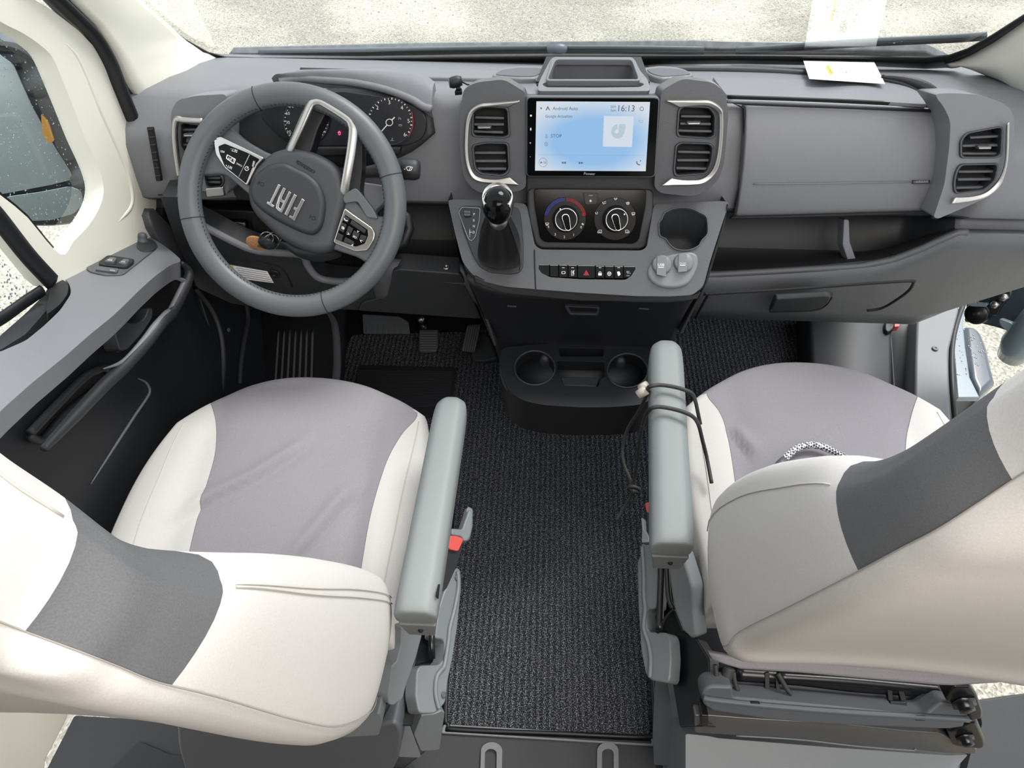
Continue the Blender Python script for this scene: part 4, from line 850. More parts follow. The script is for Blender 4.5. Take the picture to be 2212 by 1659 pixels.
# black cross stitching along the inner edge
bm = bmesh.new(); ts = []
for i in range(150):
    t = 2*math.pi*i/150
    if not (rimang(c2((90, 1010))[0]) <= 99): continue
    r_ = (a_*math.cos(t)+b_*math.sin(t)); tg = (-a_*math.sin(t)+b_*math.cos(t)); c = WC+r_*(.1865-.0188)+WN*.0085
    bmesh.ops.create_cube(bm, size=1, matrix=Matrix.Translation(c) @ Matrix((tg, r_, WN)).transposed().to_4x4() @ Matrix.Rotation(.6, 4, 'Z') @ Matrix.Diagonal((.0036, .0008, .0008, 1)))
me = bpy.data.meshes.new('stitching'); bm.to_mesh(me); bm.free(); link('stitching', me, STID, rim)
hub = plate('airbag_hub', spl(c2((520, 645), (590, 592), (680, 568), (760, 572), (860, 600), (950, 650), (1010, 715), (1042, 800), (1048, 880), (1025, 980), (1000, 1080), (965, 1195), (880, 1225), (770, 1200), (650, 1140), (540, 1045), (465, 960), (435, 870), (440, 770), (470, 700)), 4, True), WP, .05, HUB, whl, bevel=.016, lift=.008, seg=5)
cush = plate('airbag_cover', spl(lg((20, 560), (110, 400), (300, 255), (480, 192), (680, 190), (880, 280), (1120, 400), (1330, 580), (1440, 790), (1485, 1000), (1470, 1230), (1400, 1500), (1200, 1640), (800, 1500), (350, 1250), (60, 1000), (-20, 780)), 4, True), WP, .02, mat('airbag_pad', '#27292e', .5, bump=.2, scale=1600), hub, bevel=.010, lift=.017, seg=5)
BP = WP.off(.018)
for q in (((560, 622), (612, 655), (430, 1020), (482, 1052), (464, 1096), (325, 1006), (345, 965), (388, 985)),
          ((1030, 910), (1086, 948), (886, 1358), (772, 1280), (790, 1245), (850, 1272), (905, 1150), (862, 1120), (880, 1075), (936, 1098)),
          ((875, 820), (930, 855), (740, 1260), (682, 1220))):
    plate('letter', lg(*q), BP, .003, CHROME, cush, bevel=.0006, lift=.002, seg=2)
plate('letter', lg((660, 690), (710, 716), (625, 900), (640, 935), (690, 950), (772, 765), (824, 794), (634, 1202), (560, 1155), (515, 1100), (520, 1030), (560, 900)), BP, .003, CHROME, cush, bevel=.0006, lift=.002, holes=[lg((600, 975), (655, 1000), (605, 1118), (570, 1090), (578, 1030))], seg=2)
ringp('embossed_mark', fillet(lg((945, 140), (1300, 370), (1265, 408), (915, 185)), 1), fillet(lg((950, 152), (1285, 372), (1262, 396), (930, 185)), 1), WP, .001, DEEP, hub, lift=.0088, bevel=0)
text('embossed_lettering', 'AIRBAG', *lg((1262, 335), (960, 160)), WP, DEEP, hub, lift=.0088)
for p, q in (((280, 640), (160, 600)), ((1310, 1340), (1180, 1250))): icon('horn_mark', ((p[0]+q[0])/2, (p[1]+q[1])/2), [[(-60, -40), (-60, 40)], [(-40, -6), (10, -40), (40, -30), (60, 0), (40, 30), (10, 30), (-40, 6), (-40, -6)]], lg, WP, DEEP, cush, .0178, r=.0005, rot=.5)
plate('left_spoke', c2((70, 560), (180, 470), (330, 440), (420, 520), (560, 600), (700, 640), (620, 1000), (440, 850), (300, 730), (160, 740), (80, 720)), WP, .025, LEATH, whl, r=14, bevel=.008, lift=-.004, seg=4)
plate('right_spoke', c2((1020, 880), (1100, 880), (1200, 985), (1330, 1000), (1300, 1200), (1180, 1290), (1130, 1250), (960, 1195), (800, 1100)), WP, .025, LEATH, whl, r=14, bevel=.008, lift=-.004, seg=4)
def pod(out, inn, keys):
    f_ = plate('spoke_trim', out, WP, .012, CHROME, whl, r=5, bevel=.003, lift=.008)
    g_ = plate('button_panel', inn, WP, .006, GLOSS, f_, r=3, bevel=.0012, lift=.010)
    return g_
g_ = pod(c2((228, 512), (272, 497), (400, 560), (545, 632), (500, 680), (440, 805), (300, 695), (244, 610)), c2((260, 560), (300, 543), (440, 600), (515, 640), (470, 690), (430, 790), (300, 684), (268, 605)), None)
for s_, p, q in (('SET-', (382, 585), (340, 570)), ('SET+', (350, 690), (310, 670)), ('RES', (300, 590), (276, 585)), ('CANC', (410, 680), (375, 660)), ('LIM', (360, 640), (328, 625)), ): text('button_text', s_, *c2(p, q), WP, WHT, g_, lift=.0108)
ringp('limiter_frame', fillet(c2((315, 610), (370, 640), (358, 672), (308, 636)), 2), fillet(c2((320, 616), (364, 642), (355, 664), (314, 634)), 2), WP, .001, WHT, g_, lift=.0108, bevel=0)
icon('cruise_symbol', (438, 698), [[(12*math.cos(t), 12*math.sin(t)) for t in np.linspace(0, 5.4, 14)], [(0, 0), (10, -8)]], c2, WP, WHT, g_, .0108)
ptube('button_gap', c2((455, 612), (388, 750)), WP, .0007, GRYP, g_, lift=.010, n=4, k=2); plate('rocker_highlight', c2((478, 650), (490, 655), (478, 690), (470, 684)), WP, .0005, SILV, g_, lift=.011, bevel=0)
g_ = pod(c2((1040, 940), (1100, 985), (1215, 1065), (1232, 1100), (1225, 1140), (1185, 1205), (1110, 1212), (970, 1155), (1000, 1060)), c2((1046, 982), (1120, 1030), (1185, 1075), (1190, 1110), (1165, 1162), (1110, 1182), (985, 1135), (1015, 1050)), None)
for q in (((1040, 990), (1072, 1008), (1062, 1035), (1030, 1018)), ((1085, 1015), (1175, 1080), (1165, 1100), (1075, 1040)), ((1025, 1030), (1055, 1045), (1035, 1095), (1005, 1078)), ((1065, 1052), (1095, 1070), (1075, 1115), (1048, 1098)), ((1098, 1080), (1135, 1100), (1120, 1140), (1085, 1122)), ((1142, 1105), (1180, 1118), (1160, 1155), (1130, 1140)), ((1000, 1095), (1035, 1112), (1022, 1150), (990, 1135)), ((1045, 1122), (1100, 1150), (1100, 1172), (1035, 1150))):
    plate('button', c2(*q), WP, .003, mat('button_gloss', '#1b1c1f', .18, coat=.5) if False else BLK, g_, r=2, bevel=.0008, lift=.0125)
icon('phone_symbol', (1050, 1012), [[(-9, -7), (-7, 3), (3, 9), (10, 8)]], c2, WP, WHT, g_, .0130, r=.0007)
icon('voice_symbol', (1032, 1066), [[(-6, -8), (2, -8), (2, 2), (-6, 2), (-6, -8)], [(6, -4), (8, 4), (0, 8)]], c2, WP, WHT, g_, .0130)
for s_, p, q in (('<', (1078, 1098), (1062, 1088)), ('>', (1158, 1142), (1142, 1130)), ('^', (1140, 1080), (1124, 1070)), ('OK', (1118, 1122), (1096, 1108)), ('v', (1102, 1170), (1086, 1160))): text('button_symbol', s_, *c2(p, q), WP, WHT, g_, lift=.0130)
# open lower spoke with its silver band
ub = c2((690, 605), (712, 560), (765, 445), (828, 305), (852, 282), (885, 278), (930, 298), (1060, 382), (1090, 425), (1096, 480), (1082, 600), (1062, 720), (1042, 830), (1030, 880))
q = spl(ub, 6); Uo = []
tube('silver_band', [WP.on(p, .014-.024*(abs(i/(len(q)-1)-.5)*2)**5) for i, p in enumerate(q)], .0085, SILV, whl, n=14, flat=.5, upv=WN)
plate('open_spoke_leg', c2((716, 575), (770, 470), (850, 320), (905, 318), (930, 352), (875, 460), (835, 590), (800, 620)), WP, .035, BLK, whl, r=5, bevel=.004, lift=-.006)
plate('open_spoke_leg', c2((1060, 345), (1140, 430), (1152, 520), (1150, 700), (1135, 830), (1150, 890), (1060, 900), (1035, 850), (1075, 650), (1100, 480), (1070, 400)), WP, .035, BLK, whl, r=5, bevel=.004, lift=-.006)
plate('open_spoke_root', c2((800, 260), (900, 240), (1010, 290), (1120, 390), (1090, 425), (1040, 375), (930, 305), (860, 285), (830, 300)), WP, .03, LEATH, whl, r=4, bevel=.006, lift=-.004)
plate('spoke_shoulder', c2((1030, 880), (1045, 850), (1110, 815), (1150, 860), (1220, 950), (1250, 1010), (1180, 1000), (1120, 900), (1040, 915)), WP, .02, LEATH, whl, r=6, bevel=.006, lift=.004)
# column, stalk, key
colm = thing('steering_column', 'dark plastic steering column shroud behind the wheel', 'steering column', tuple(WC-WN*.06))
def ringat(h, rx, ry, dz=0):
    return [WC-WN*h+a_*rx*math.cos(t)+b_*ry*math.sin(t)+b_*dz for t in np.linspace(0, 2*math.pi, 28, endpoint=False)]
loft('shroud', [ringat(.035, .055, .055), ringat(.05, .075, .075), ringat(.11, .085, .085), ringat(.22, .09, .08)], DASHD, colm)
loft('lower_shroud', [[WP.on(p, l) for p in spl(c2((640, 1150), (760, 1160), (900, 1190), (1000, 1170), (1020, 1240), (900, 1275), (780, 1255), (690, 1200)), 3, True)] for l in (-.03, -.09)], BLK, colm)
stk = thing('wiper_stalk', 'black wiper stalk pointing right from behind the steering wheel', 'stalk', tuple(WP.on(c2((1200, 720))[0], -.05)))
q = [WP.on(p, -.05) for p in c2((1080, 735), (1160, 722), (1280, 708), (1390, 700), (1395, 700), (1480, 705), (1505, 707))]
tube('stem', q, [.008, .010, .0135, .016, .0195, .0195, .016], DASHD, stk, n=20)
icon('wiper_symbol', (1442, 700), [[(-20, -10), (0, -14), (20, -10), (10, 10), (-10, 10), (-20, -10)], [(0, 8), (8, -10)], [(-26, 0), (-30, 4)]], c2, WP.off(-.030), WHT, stk, .0006)
lathe('stalk_gap', [(.0202, -.001), (.0202, .001)], q[4], (q[5]-q[4]), DEEP, stk, 20)
tube('adjust_lever', [WP.on(p, -.11) for p in c2((1370, 960), (1425, 1000), (1440, 1070), (1410, 1150), (1330, 1200))], [.010, .011, .011, .010, .008], BLK, colm, n=12)
plate('column_side', c2((1140, 780), (1280, 800), (1300, 900), (1230, 960), (1220, 1010), (1150, 950)), WP.off(-.09), .03, DASH, colm, r=8, bevel=.008)
KY = PS(1.06, .78, -.2)
key = thing('key_ring', 'bunch of keys with a round cork tag hanging from the ignition', 'keys', tuple(KY.on((578, 520))))
tag(disc('cork_tag', c2((500, 1155))[0], KY, .0205, [(1, 0), (1, .003), (.95, .004), (.05, .004)], CORK, key, 28, sx=1, sy=1), label='tan cork tag')
disc('key_head', c2((573, 1128))[0], KY, .0175, [(1, .008), (1, .014), (.8, .018), (.05, .019)], mat('key_plastic', '#33373a', .35), key, 28)
for c_, r_ in (((590, 1150), 48), ((610, 1130), 40), ((560, 1130), 42)):
    pts = c2(*ell(c_[0], c_[1], r_, r_*.95, 28)); tube('ring', [KY.on(p, .012+.004*math.sin(k*.5)) for k, p in enumerate(pts)], .0012, SILV, key, True, 6)
plate('key_blade', c2((540, 1150), (560, 1180), (530, 1190), (500, 1180)), KY, .002, SILV, key, lift=.008, bevel=.0005); plate('key_blade', c2((590, 1150), (620, 1200), (600, 1206), (575, 1170)), KY, .002, SILV, key, lift=.006, bevel=.0005)
plate('ignition_lock', c2((575, 1045), (620, 1060), (600, 1110), (560, 1095)), KY, .05, BLK, colm, r=3, bevel=.003, lift=.0)

# ================================================================== centre console
PC = PS(1.04, .792, 1.5)
con = thing('centre_console', 'dark grey centre console shelf with gear lever, switch row and round cup well', 'console', tuple(PC.on((1270, 620))-Vector((0, 0, .1))))
cw = c7(*spl([(1440, 285), (1455, 250), (1480, 228), (1530, 210), (1590, 205), (1650, 215), (1700, 240), (1740, 262), (1752, 300), (1755, 370), (1740, 400), (1715, 425), (1690, 465), (1640, 490), (1590, 497), (1530, 485), (1490, 450), (1465, 415), (1430, 398), (1422, 360), (1422, 310)], 3, True))
swh = c7((628, 588), (1262, 598), (1270, 615), (1240, 665), (1200, 690), (900, 686), (700, 672), (645, 645), (625, 615))
cout = c7((22, 162), (60, 156), (300, 160), (545, 185), (600, 460), (640, 488), (1310, 495), (1345, 470), (1390, 188), (1840, 166), (1880, 172), (1886, 190), (1840, 330), (1760, 580), (1720, 730), (1650, 790), (1500, 800), (1280, 798), (900, 775), (600, 752), (400, 735), (260, 700), (180, 650), (120, 570), (70, 380))
top = plate('shelf', cout, PC, .05, DASHM, con, r=10, bevel=.010, holes=[cw, fillet(swh, 3)], seg=4)
V = []; 
def well(name, lp, pl, depth, kx, m, par, lift=0, bottom=True):
    c_ = (sum(p[0] for p in lp)/len(lp), sum(p[1] for p in lp)/len(lp)); rr = []
    for i, dd in enumerate(np.linspace(0, depth, 6)):
        k = 1-(1-kx)*i/5; rr.append([pl.on((c_[0]+(p[0]-c_[0])*k, c_[1]+(p[1]-c_[1])*k), lift)-Vector((0, 0, dd)) for p in lp])
    n = len(lp); V = [v for r in rr for v in r]; Fc = [(i*n+k, i*n+(k+1) % n, (i+1)*n+(k+1) % n, (i+1)*n+k) for i in range(5) for k in range(n)]
    Fc.append(tuple(5*n+k for k in range(n)))
    return mk(name, V, Fc, m, par)
wl_ = well('cup_well', cw, PC, .075, .86, DASHD, top, -.004)
ringp('well_rim', cw, shrink(cw, .955), PC, .008, GREYD, top, lift=.004, bevel=.002)
for i in range(5):
    for j in range(9):
        px = c7((1520+j*15+(i % 2)*7, 440+i*11))[0]
        if abs(j-4)*1.0+i*.7 < 5.2: disc('grip_dot', px, Pl((0, 1.0, .742), (0, 0, 1)), .0020, [(1, 0), (1, .001), (.05, .002)], DASH, wl_, 8)
ptube('console_seam', c7((598, 490), (600, 600), (606, 750)), PC, .0014, DEEP, top, lift=.0005, n=6)
plate('switch_bed', swh, PC, .01, DEEP, top, bevel=0, lift=-.012)
xs_ = [(200, 395, 268, 470), (408, 560, 275, 490), (575, 732, 275, 498), (745, 905, 278, 505), (918, 1236, 282, 515), (1248, 1408, 292, 512), (1420, 1580, 295, 515), (1592, 1752, 298, 520), (1765, 1975, 300, 500)]
gl = ['', '', 'm', 'A', '', 'B', 'O', 'Z', 'K']
for k, (xa, xb, ya, yb) in enumerate(xs_):
    P4 = [(xa, ya), (xb, ya+3), (xb-2, yb), (xa+2, yb-4)]
    if k == 0: P4 = [(200, 268), (395, 270), (393, 480), (300, 470), (235, 420), (205, 340)]
    if k == 8: P4 = [(1765, 300), (1975, 302), (1965, 370), (1925, 460), (1870, 500), (1765, 512)]
    b_s = plate('console_switch', sw(*P4), PC, .010, GLOSS, top, r=1, bevel=.0010, lift=-.001)
    edge = bar('switch_edge', *sw((P4[0][0]+4, P4[0][1]+4), (P4[1][0]-4, P4[1][1]+4)), PC, 1.1, .0004, GRYP, b_s, lift=-.0005, bevel=0)
    cxs = (xa+xb)/2
    if k in (2, 3, 5, 7): bar('switch_lamp', *sw((cxs-24, 325), (cxs+24, 326)), PC, 1.6, .0003, GRYP, b_s, lift=-.0003, bevel=0)
    if k == 4:
        tri = sw((1075, 372), (1128, 465), (1020, 462)); ringp('hazard_triangle', tri, shrink(tri, .76), PC, .0004, RREDP, b_s, lift=-.0002, bevel=0)
        t2 = shrink(tri, .52); ringp('hazard_triangle', t2, shrink(t2, .5), PC, .0004, RREDP, b_s, lift=-.0002, bevel=0)
    elif k == 2: q_ = fillet(sw((622, 393), (690, 393), (690, 440), (622, 440)), 1.5); ringp('switch_symbol', q_, shrink(q_, .72), PC, .0004, WHT, b_s, lift=-.0002, bevel=0)
    elif k == 3:
        icon('switch_symbol', (828, 408), [[(-26, 34), (-20, -34)], [(24, 34), (12, -4), (28, -34), (4, -20), (-2, 20), (24, 20)]], sw, PC, WHT, b_s, -.0002, r=.0004); text('switch_symbol', 'OFF', *sw((795, 472), (852, 472)), PC, WHT, b_s, lift=-.0002)
    elif k == 5:
        q_ = fillet(sw((1296, 425), (1360, 425), (1360, 468), (1296, 468)), 1); plate('switch_symbol', q_, PC, .0004, WHT, b_s, lift=-.0002, bevel=0)
        q_ = sw(*ell(1328, 420, 26, 24, 16)); ringp('switch_symbol', q_, shrink(q_, .66), PC, .0004, WHT, b_s, lift=-.0002, bevel=0)
    elif k == 6: q_ = sw(*ell(1498, 436, 36, 38, 24)); ringp('switch_symbol', q_, shrink(q_, .74), PC, .0004, WHT, b_s, lift=-.0002, bevel=0); icon('switch_symbol', (1498, 436), [[(-30, -6), (30, -6)], [(0, -6), (0, 30)]], sw, PC, WHT, b_s, -.0002, r=.0004)
    elif k == 7: plate('switch_symbol', sw((1640, 400), (1685, 392), (1706, 445), (1690, 470), (1660, 478), (1650, 440)), PC, .0004, WHT, b_s, lift=-.0002, r=1, bevel=0)
    elif k == 8: icon('switch_symbol', (1850, 420), [[(-30, -30), (-5, -30), (-5, -5), (-30, -5), (-30, -30)], [(-20, 10), (30, 0), (34, 20)], [(8, -30), (20, -22)]], sw, PC, GRYP, b_s, -.0002, r=.0004); text('switch_symbol', 'OFF', *sw((1815, 482), (1870, 484)), PC, GRYP, b_s, lift=-.0002)
# power socket caps
sp_ = plate('socket_mount', c7((1345, 640), (1360, 590), (1420, 540), (1500, 515), (1640, 498), (1685, 520), (1690, 590), (1660, 660), (1620, 720), (1540, 745), (1440, 740), (1370, 700)), PC, .02, DASH, top, r=14, bevel=.006, lift=.006)
for (cx, cy), tb, tx in (((1438, 597), ((1412, 528), (1475, 535), (1472, 670), (1408, 655)), 'USB'), ((1582, 583), ((1555, 515), (1610, 515), (1612, 635), (1550, 640)), '12V DC')):
    cp = disc('socket_cap', c7((cx, cy))[0], PC, .0178, [(1.08, .005), (1.05, .010), (1, .012), (.9, .0135), (.05, .0135)], GREY, sp_, 32)
    plate('cap_tab', c7(*tb), PC, .003, GREY, cp, r=2, bevel=.001, lift=.0155)
    text('socket_text', tx, *c7((cx-20, cy+2), (cx+22, cy+2)), PC, WHT, cp, lift=.0160)
    bar('socket_underline', *c7((cx-18, cy+10), (cx+18, cy+10)), PC, 1.5, .0003, WHT, cp, lift=.0160, bevel=0)
# front skirt and lower tunnel
SK = PS(.985, .715, -.35)
fa = c7((24, 170), (70, 390), (130, 600), (200, 668), (400, 738), (900, 780), (1280, 800), (1640, 798), (1710, 760), (1770, 590), (1886, 195))
low = patch('tunnel_cover', [(1008, 600), (1040, 620), (1100, 632), (1250, 640), (1400, 642), (1490, 640), (1520, 618)], [(1082, 790), (1100, 798), (1150, 800), (1250, 805), (1350, 802), (1400, 795), (1450, 745)], PS(1.0, .71, 0), BLK, con, nu=24, nv=14, thick=.04, pl2=PS(1.045, .52, 0), bulge=lambda u, v: -.015*math.sin(math.pi*v))
patch('console_lip', c7((200, 668), (400, 738), (900, 778), (1280, 800), (1640, 800), (1700, 775)), c7((205, 705), (400, 780), (900, 830), (1280, 835), (1600, 830), (1680, 815)), PS(.975, .72, .25), DASHD, con, nu=24, nv=5, thick=.03, bevel=.004)
for q in (((22, 165), (60, 400), (130, 640), (330, 1130), (345, 1130), (200, 670), (110, 570)), ((1886, 190), (1760, 590), (1715, 740), (1560, 1050), (1580, 1050), (1750, 700), (1860, 330))):
    plate('console_side', c7(*q), PS(1.06, .68, .3), .10, DASHD, con, bevel=.003)
ringp('hatch_catch', fillet(c7((795, 865), (1030, 875), (1020, 930), (830, 925)), 4), fillet(c7((820, 872), (1015, 880), (1008, 918), (838, 914)), 3), PS(.99, .66, 0), .008, DASHD, low, lift=.006)
for q in (((415, 868), (480, 872)), ((1290, 885), (1360, 888))): bar('clip_mark', *c7(*q), PS(.99, .66, 0), 3, .004, DASHD, low, lift=.006)

# gear lever
gp = plate('gear_plate', c7((92, 215), (128, 195), (260, 200), (480, 205), (505, 240), (525, 440), (525, 600), (500, 640), (440, 652), (300, 640), (230, 600), (185, 520), (120, 350)), PC, .006, DASHD, con, r=8, bevel=.002, lift=.004)
ringp('selector_outline', fillet(c7((92, 240), (115, 205), (240, 212), (232, 300), (205, 410), (180, 435), (158, 420), (120, 320)), 5), fillet(c7((96, 242), (117, 209), (236, 216), (228, 300), (201, 408), (180, 430), (162, 417), (124, 318)), 5), PC, .001, GRYP, gp, lift=.0055, bevel=0)
dm = plate('mode_button', c7((125, 220), (175, 222), (178, 268), (130, 270)), PC, .004, DASHD, gp, r=3, bevel=.0015, lift=.008)
text('mode_text', 'DRIVE', *c7((131, 243), (171, 244)), PC, GRYP, dm, lift=.0086); text('mode_text', 'MODE', *c7((132, 261), (170, 262)), PC, GRYP, dm, lift=.0086)
for s_, x, y in (('P', 197, 263), ('R', 196, 303), ('N', 195, 342), ('D', 194, 382)): text('gear_letter', s_, *c7((x-6, y), (x+6, y)), PC, WHT, gp, lift=.0052, hs=1.3)
for s_, x, y in (('-', 168, 352), ('+', 168, 408)): text('shift_mark', s_, *c7((x-5, y), (x+5, y)), PC, WHT, gp, lift=.0052)
ptube('shift_path', c7((168, 356), (168, 396)), PC, .0006, WHT, gp, lift=.0052, n=5); ptube('shift_path', c7((170, 374), (184, 374)), PC, .0006, WHT, gp, lift=.0052, n=5)
gear = thing('gear_lever', 'gear lever with glossy black knob and pleated leather boot', 'gear lever', tuple(PC.on(c7((370, 560))[0])))
GT = PC.on(c7((365, 560))[0]); KT = PC.on(c7((352, 200))[0], .0)   # boot base and knob line of sight
kc = CAM+ray(*c7((352, 185))[0])*1.04; kc = Vector((kc.x, kc.y, kc.z))
base = [PC.on(p, .006) for p in spl(c7((245, 480), (225, 540), (235, 600), (290, 630), (380, 642), (470, 640), (505, 605), (505, 540), (490, 470), (420, 400), (320, 400)), 3, True)]
tops = []
nb = len(base); cb = sum(base, Vector())/nb; ax = (kc-cb).normalized(); u_ = Vector((1, 0, 0)); u_ = (u_-ax*u_.dot(ax)).normalized(); v_ = ax.cross(u_)
rings = [base]
for h, k, fold in ((.15, .98, .002), (.32, .90, .004), (.5, .74, .005), (.68, .55, .004), (.84, .40, .002), (.95, .34, 0)):
    rings.append([(cb+(kc-cb)*h)+(b-cb)*k+(b-cb).normalized()*fold*math.cos(i*math.pi*2/5.5) for i, b in enumerate(base)])
loft('leather_boot', rings, mat('boot_leather', '#1e1f21', .38, bump=.2, scale=500), gear, sub=1)
sm = [r[int(nb*.52) % nb] for r in rings]; tube('boot_seam', [p-Vector((0, .002, 0)) for p in sm], .0009, STID, gear, n=5)
kr = lathe('knob', [(.001, -.022), (.013, -.021), (.019, -.013), (.0225, 0), (.0232, .013), (.0215, .024), (.016, .033), (.007, .037), (.001, .038)], kc-Vector((0, -.004, .012)), Vector((0, -.32, 1)), GLOSS, gear, 40, sub=1, sx=1.0, sy=1.15)
tag(lathe('knob_collar', [(.0215, -.010), (.0240, -.003), (.0248, .008), (.0240, .021), (.0215, .029), (.0230, .014)], kc-Vector((0, -.009, .012)), Vector((0, -.32, 1)), CHROME, kr, 40, sx=1.02, sy=1.12), label='chrome collar')
lathe('stem_cap', [(.012, -.040), (.015, -.033), (.016, -.024), (.013, -.014)], kc-Vector((0, -.004, .012)), Vector((0, -.32, 1)), SILV, gear, 24)

# lower cup console
PL = PZ(.52)
lcc = thing('cup_holder_console', 'low black console with two round cup holders above the carpet', 'cup holder console', tuple(PZ(.35).on((1250, 860))))
lo_ = c7((375, 1150), (420, 1135), (600, 1118), (900, 1110), (1200, 1120), (1400, 1140), (1430, 1160), (1440, 1350), (1420, 1460), (1300, 1520), (1100, 1535), (900, 1536), (650, 1520), (520, 1490), (430, 1430), (385, 1330), (370, 1230))
cL = c7(*ell(600, 1270, 132, 112, 44)); cR = c7(*ell(1215, 1288, 132, 112, 44)); slot = fillet(c7((755, 1140), (1055, 1145), (1058, 1200), (765, 1198)), 5); mid = fillet(c7((745, 1228), (1062, 1236), (1066, 1330), (1040, 1350), (1020, 1400), (790, 1392), (770, 1340), (742, 1325)), 4)
lt = plate('console_top', lo_, PL, .10, BLK, lcc, r=14, bevel=.016, holes=[cL, cR, slot, mid], seg=4)
for h in (cL, cR):
    well('cup_holder', h, PL, .07, .88, BLK, lt, -.003); ringp('cup_rim', shrink(h, 1.06), shrink(h, .97), PL, .006, DASHD, lt, lift=.004, bevel=.002)
for (x, y) in ((668, 1270), (1150, 1285)): lathe('grip_tab', [(.001, 0), (.012, 0), (.016, .02), (.014, .045), (.006, .052), (.001, .053)], Pl((0, 1, .46), (0, 0, 1)).on(c7((x, y+20))[0]), (0, 0, 1), DASHD, lt, 20, sub=1)
for h in (slot, mid): plate('recess_floor', shrink(h, 1.05), PL.off(-.04), .01, DEEP, lt, bevel=0)
plate('coin_rest', c7((770, 1340), (800, 1330), (1000, 1335), (1030, 1345), (1010, 1398), (790, 1390)), PL.off(-.012), .02, DASHD, lt, r=3, bevel=.003)
bl = [PL.on(p, -.03) for p in lo_[:]]; cen = sum(bl, Vector())/len(bl)
loft('console_body', [[v for v in bl], [cen+(v-cen)*.98-Vector((0, -.008, .015)) for v in bl], [cen+(v-cen)*.92-Vector((0, -.12, .05)) for v in bl], [cen+(v-cen)*.85-Vector((0, -.36, .22)) for v in bl], [cen+(v-cen)*.85-Vector((0, -.50, .48)) for v in bl]], BLK, lcc)
ptube('console_edge', c7((380, 1200), (385, 1330), (440, 1430), (560, 1490), (750, 1522), (1000, 1532), (1250, 1522), (1380, 1485)), PL, .005, DASHD, lt, lift=-.012, n=8)
# ================================================================== seats
def rr_loop(F, Rr, X0, rf=.038, rb=.022):
    """closed cross-section of a backrest between rear point Rr and front point F, mirrored about X0"""
    D = (F-Rr); D.x = 0; T = D.length; dh = D.normalized(); A = abs((F.x+Rr.x)/2-X0); rf = min(rf, .34*T); rb = min(rb, .2*T); s = 1 if F.x > X0 else -1
    half = [(0, .022), (A*.35, .020), (A*.7, .012), (A-rb*1.3, .003), (A-rb*.3, rb*.25), (A, rb), (A+.004, T*.35), (A+.006, T*.55), (A+.002, T*.75), (A-.004, T-rf*.7), (A-rf*.35, T-rf*.2), (A-rf*1.1, T+.002), (A*.62, T-.006), (A*.4, T-.014), (A*.2, T-.018), (0, T-.018)]
    full = [(a, w_) for a, w_ in half]+[(-a, w_) for a, w_ in reversed(half[1:-1])]
    sk = .085 if X0 > 0 else 0     # the passenger seat stands turned a few degrees
    return [Vector((X0+s*a, Rr.y-sk*abs(X0+s*a-Rr.x), Rr.z))+dh*(w_-rb*.8) for a, w_ in full]
def backrest(levels, X0, dark, par, seams):
    rings = [rr_loop(F, R_, X0) for F, R_ in levels]
    # densify by Catmull-Rom
    n = len(rings[0]); out = []; lv = []
    for i in range(len(rings)-1):
        for k in range(4):
            t = k/4; g = lambda j: rings[max(0, min(len(rings)-1, j))]
            out.append([.5*((2*g(i)[q])+(-g(i-1)[q]+g(i+1)[q])*t+(2*g(i-1)[q]-5*g(i)[q]+4*g(i+1)[q]-g(i+2)[q])*t*t+(-g(i-1)[q]+3*g(i)[q]-3*g(i+1)[q]+g(i+2)[q])*t**3) for q in range(n)]); lv.append(i+t)
    out.append(rings[-1]); lv.append(len(rings)-1)
    # close the bottom and top with rounded ends
    c0 = sum(out[0], Vector())/n; c1_ = sum(out[-1], Vector())/n; up0 = (out[0][0]-out[1][0]).normalized(); up1 = (out[-1][0]-out[-2][0]).normalized()
    pre = [[c0+(v-c0)*.80+up0*.012 for v in out[0]], [c0+(v-c0)*.95+up0*.008 for v in out[0]]]; post = [[c1_+(v-c1_)*.93+up1*.02 for v in out[-1]], [c1_+(v-c1_)*.6+up1*.03 for v in out[-1]]]
    allr = pre+out+post; lvl = [-2, -1]+lv+[99, 99]
    o = loft('backrest', allr, [FABL, FABK], par, sub=1, mi=lambda i, k: 1 if (i >= 2 and i < len(lvl)-1 and dark[0] <= lvl[i] < dark[1] and 5 <= k <= 24) else 0)
    for k, r_, mm in seams:
        tube('seam', [r[k]+(r[k]-(sum(r, Vector())/n)).normalized()*.0002 for r in out[2:]], r_*.8, mm, o, n=6)
    return o, out
def at3(px, x): return PX(x).on(px)
DR0 = -.54
driver = thing('driver_seat', 'driver seat in pale and grey fabric behind the steering wheel', 'seat', (DR0, .55, 0), 'swivel cab seats')
lev = [(Vector((-.275, .42, .635)), Vector((-.29, .265, .640))), (Vector((-.268, .40, .72)), Vector((-.272, .215, .71))), (at3((790, 1217), -.27), at3((735, 1579), -.272)), (at3((700, 1219), -.27), at3((640, 1570), -.275)),
       (at3((600, 1216), -.272), at3((450, 1520), -.28)), (at3((502, 1208), -.28), at3((318, 1490), -.29)), (at3((400, 1190), -.29), at3((235, 1456), -.298)), (at3((320, 1160), -.30), at3((160, 1425), -.305)), (at3((205, 1061), -.325), at3((46, 1383), -.325)), (at3((100, 980), -.335), at3((-120, 1322), -.335)), (at3((0, 900), -.345), at3((-300, 1250), -.345))]
lev.append((lev[-1][0]+Vector((-.02, -.012, .09)), lev[-1][1]+Vector((-.02, -.012, .09))))
def thicker(L, ks):
    out = []
    for i, (F, Q) in enumerate(L):
        k = ks[min(i, len(ks)-1)]
        v = F-Q; v.x = 0; out.append((F+v.normalized()*k, Q))
    return out
lev = thicker(lev, [.01, .016, .02, .026, .026, .024, .020, .020])
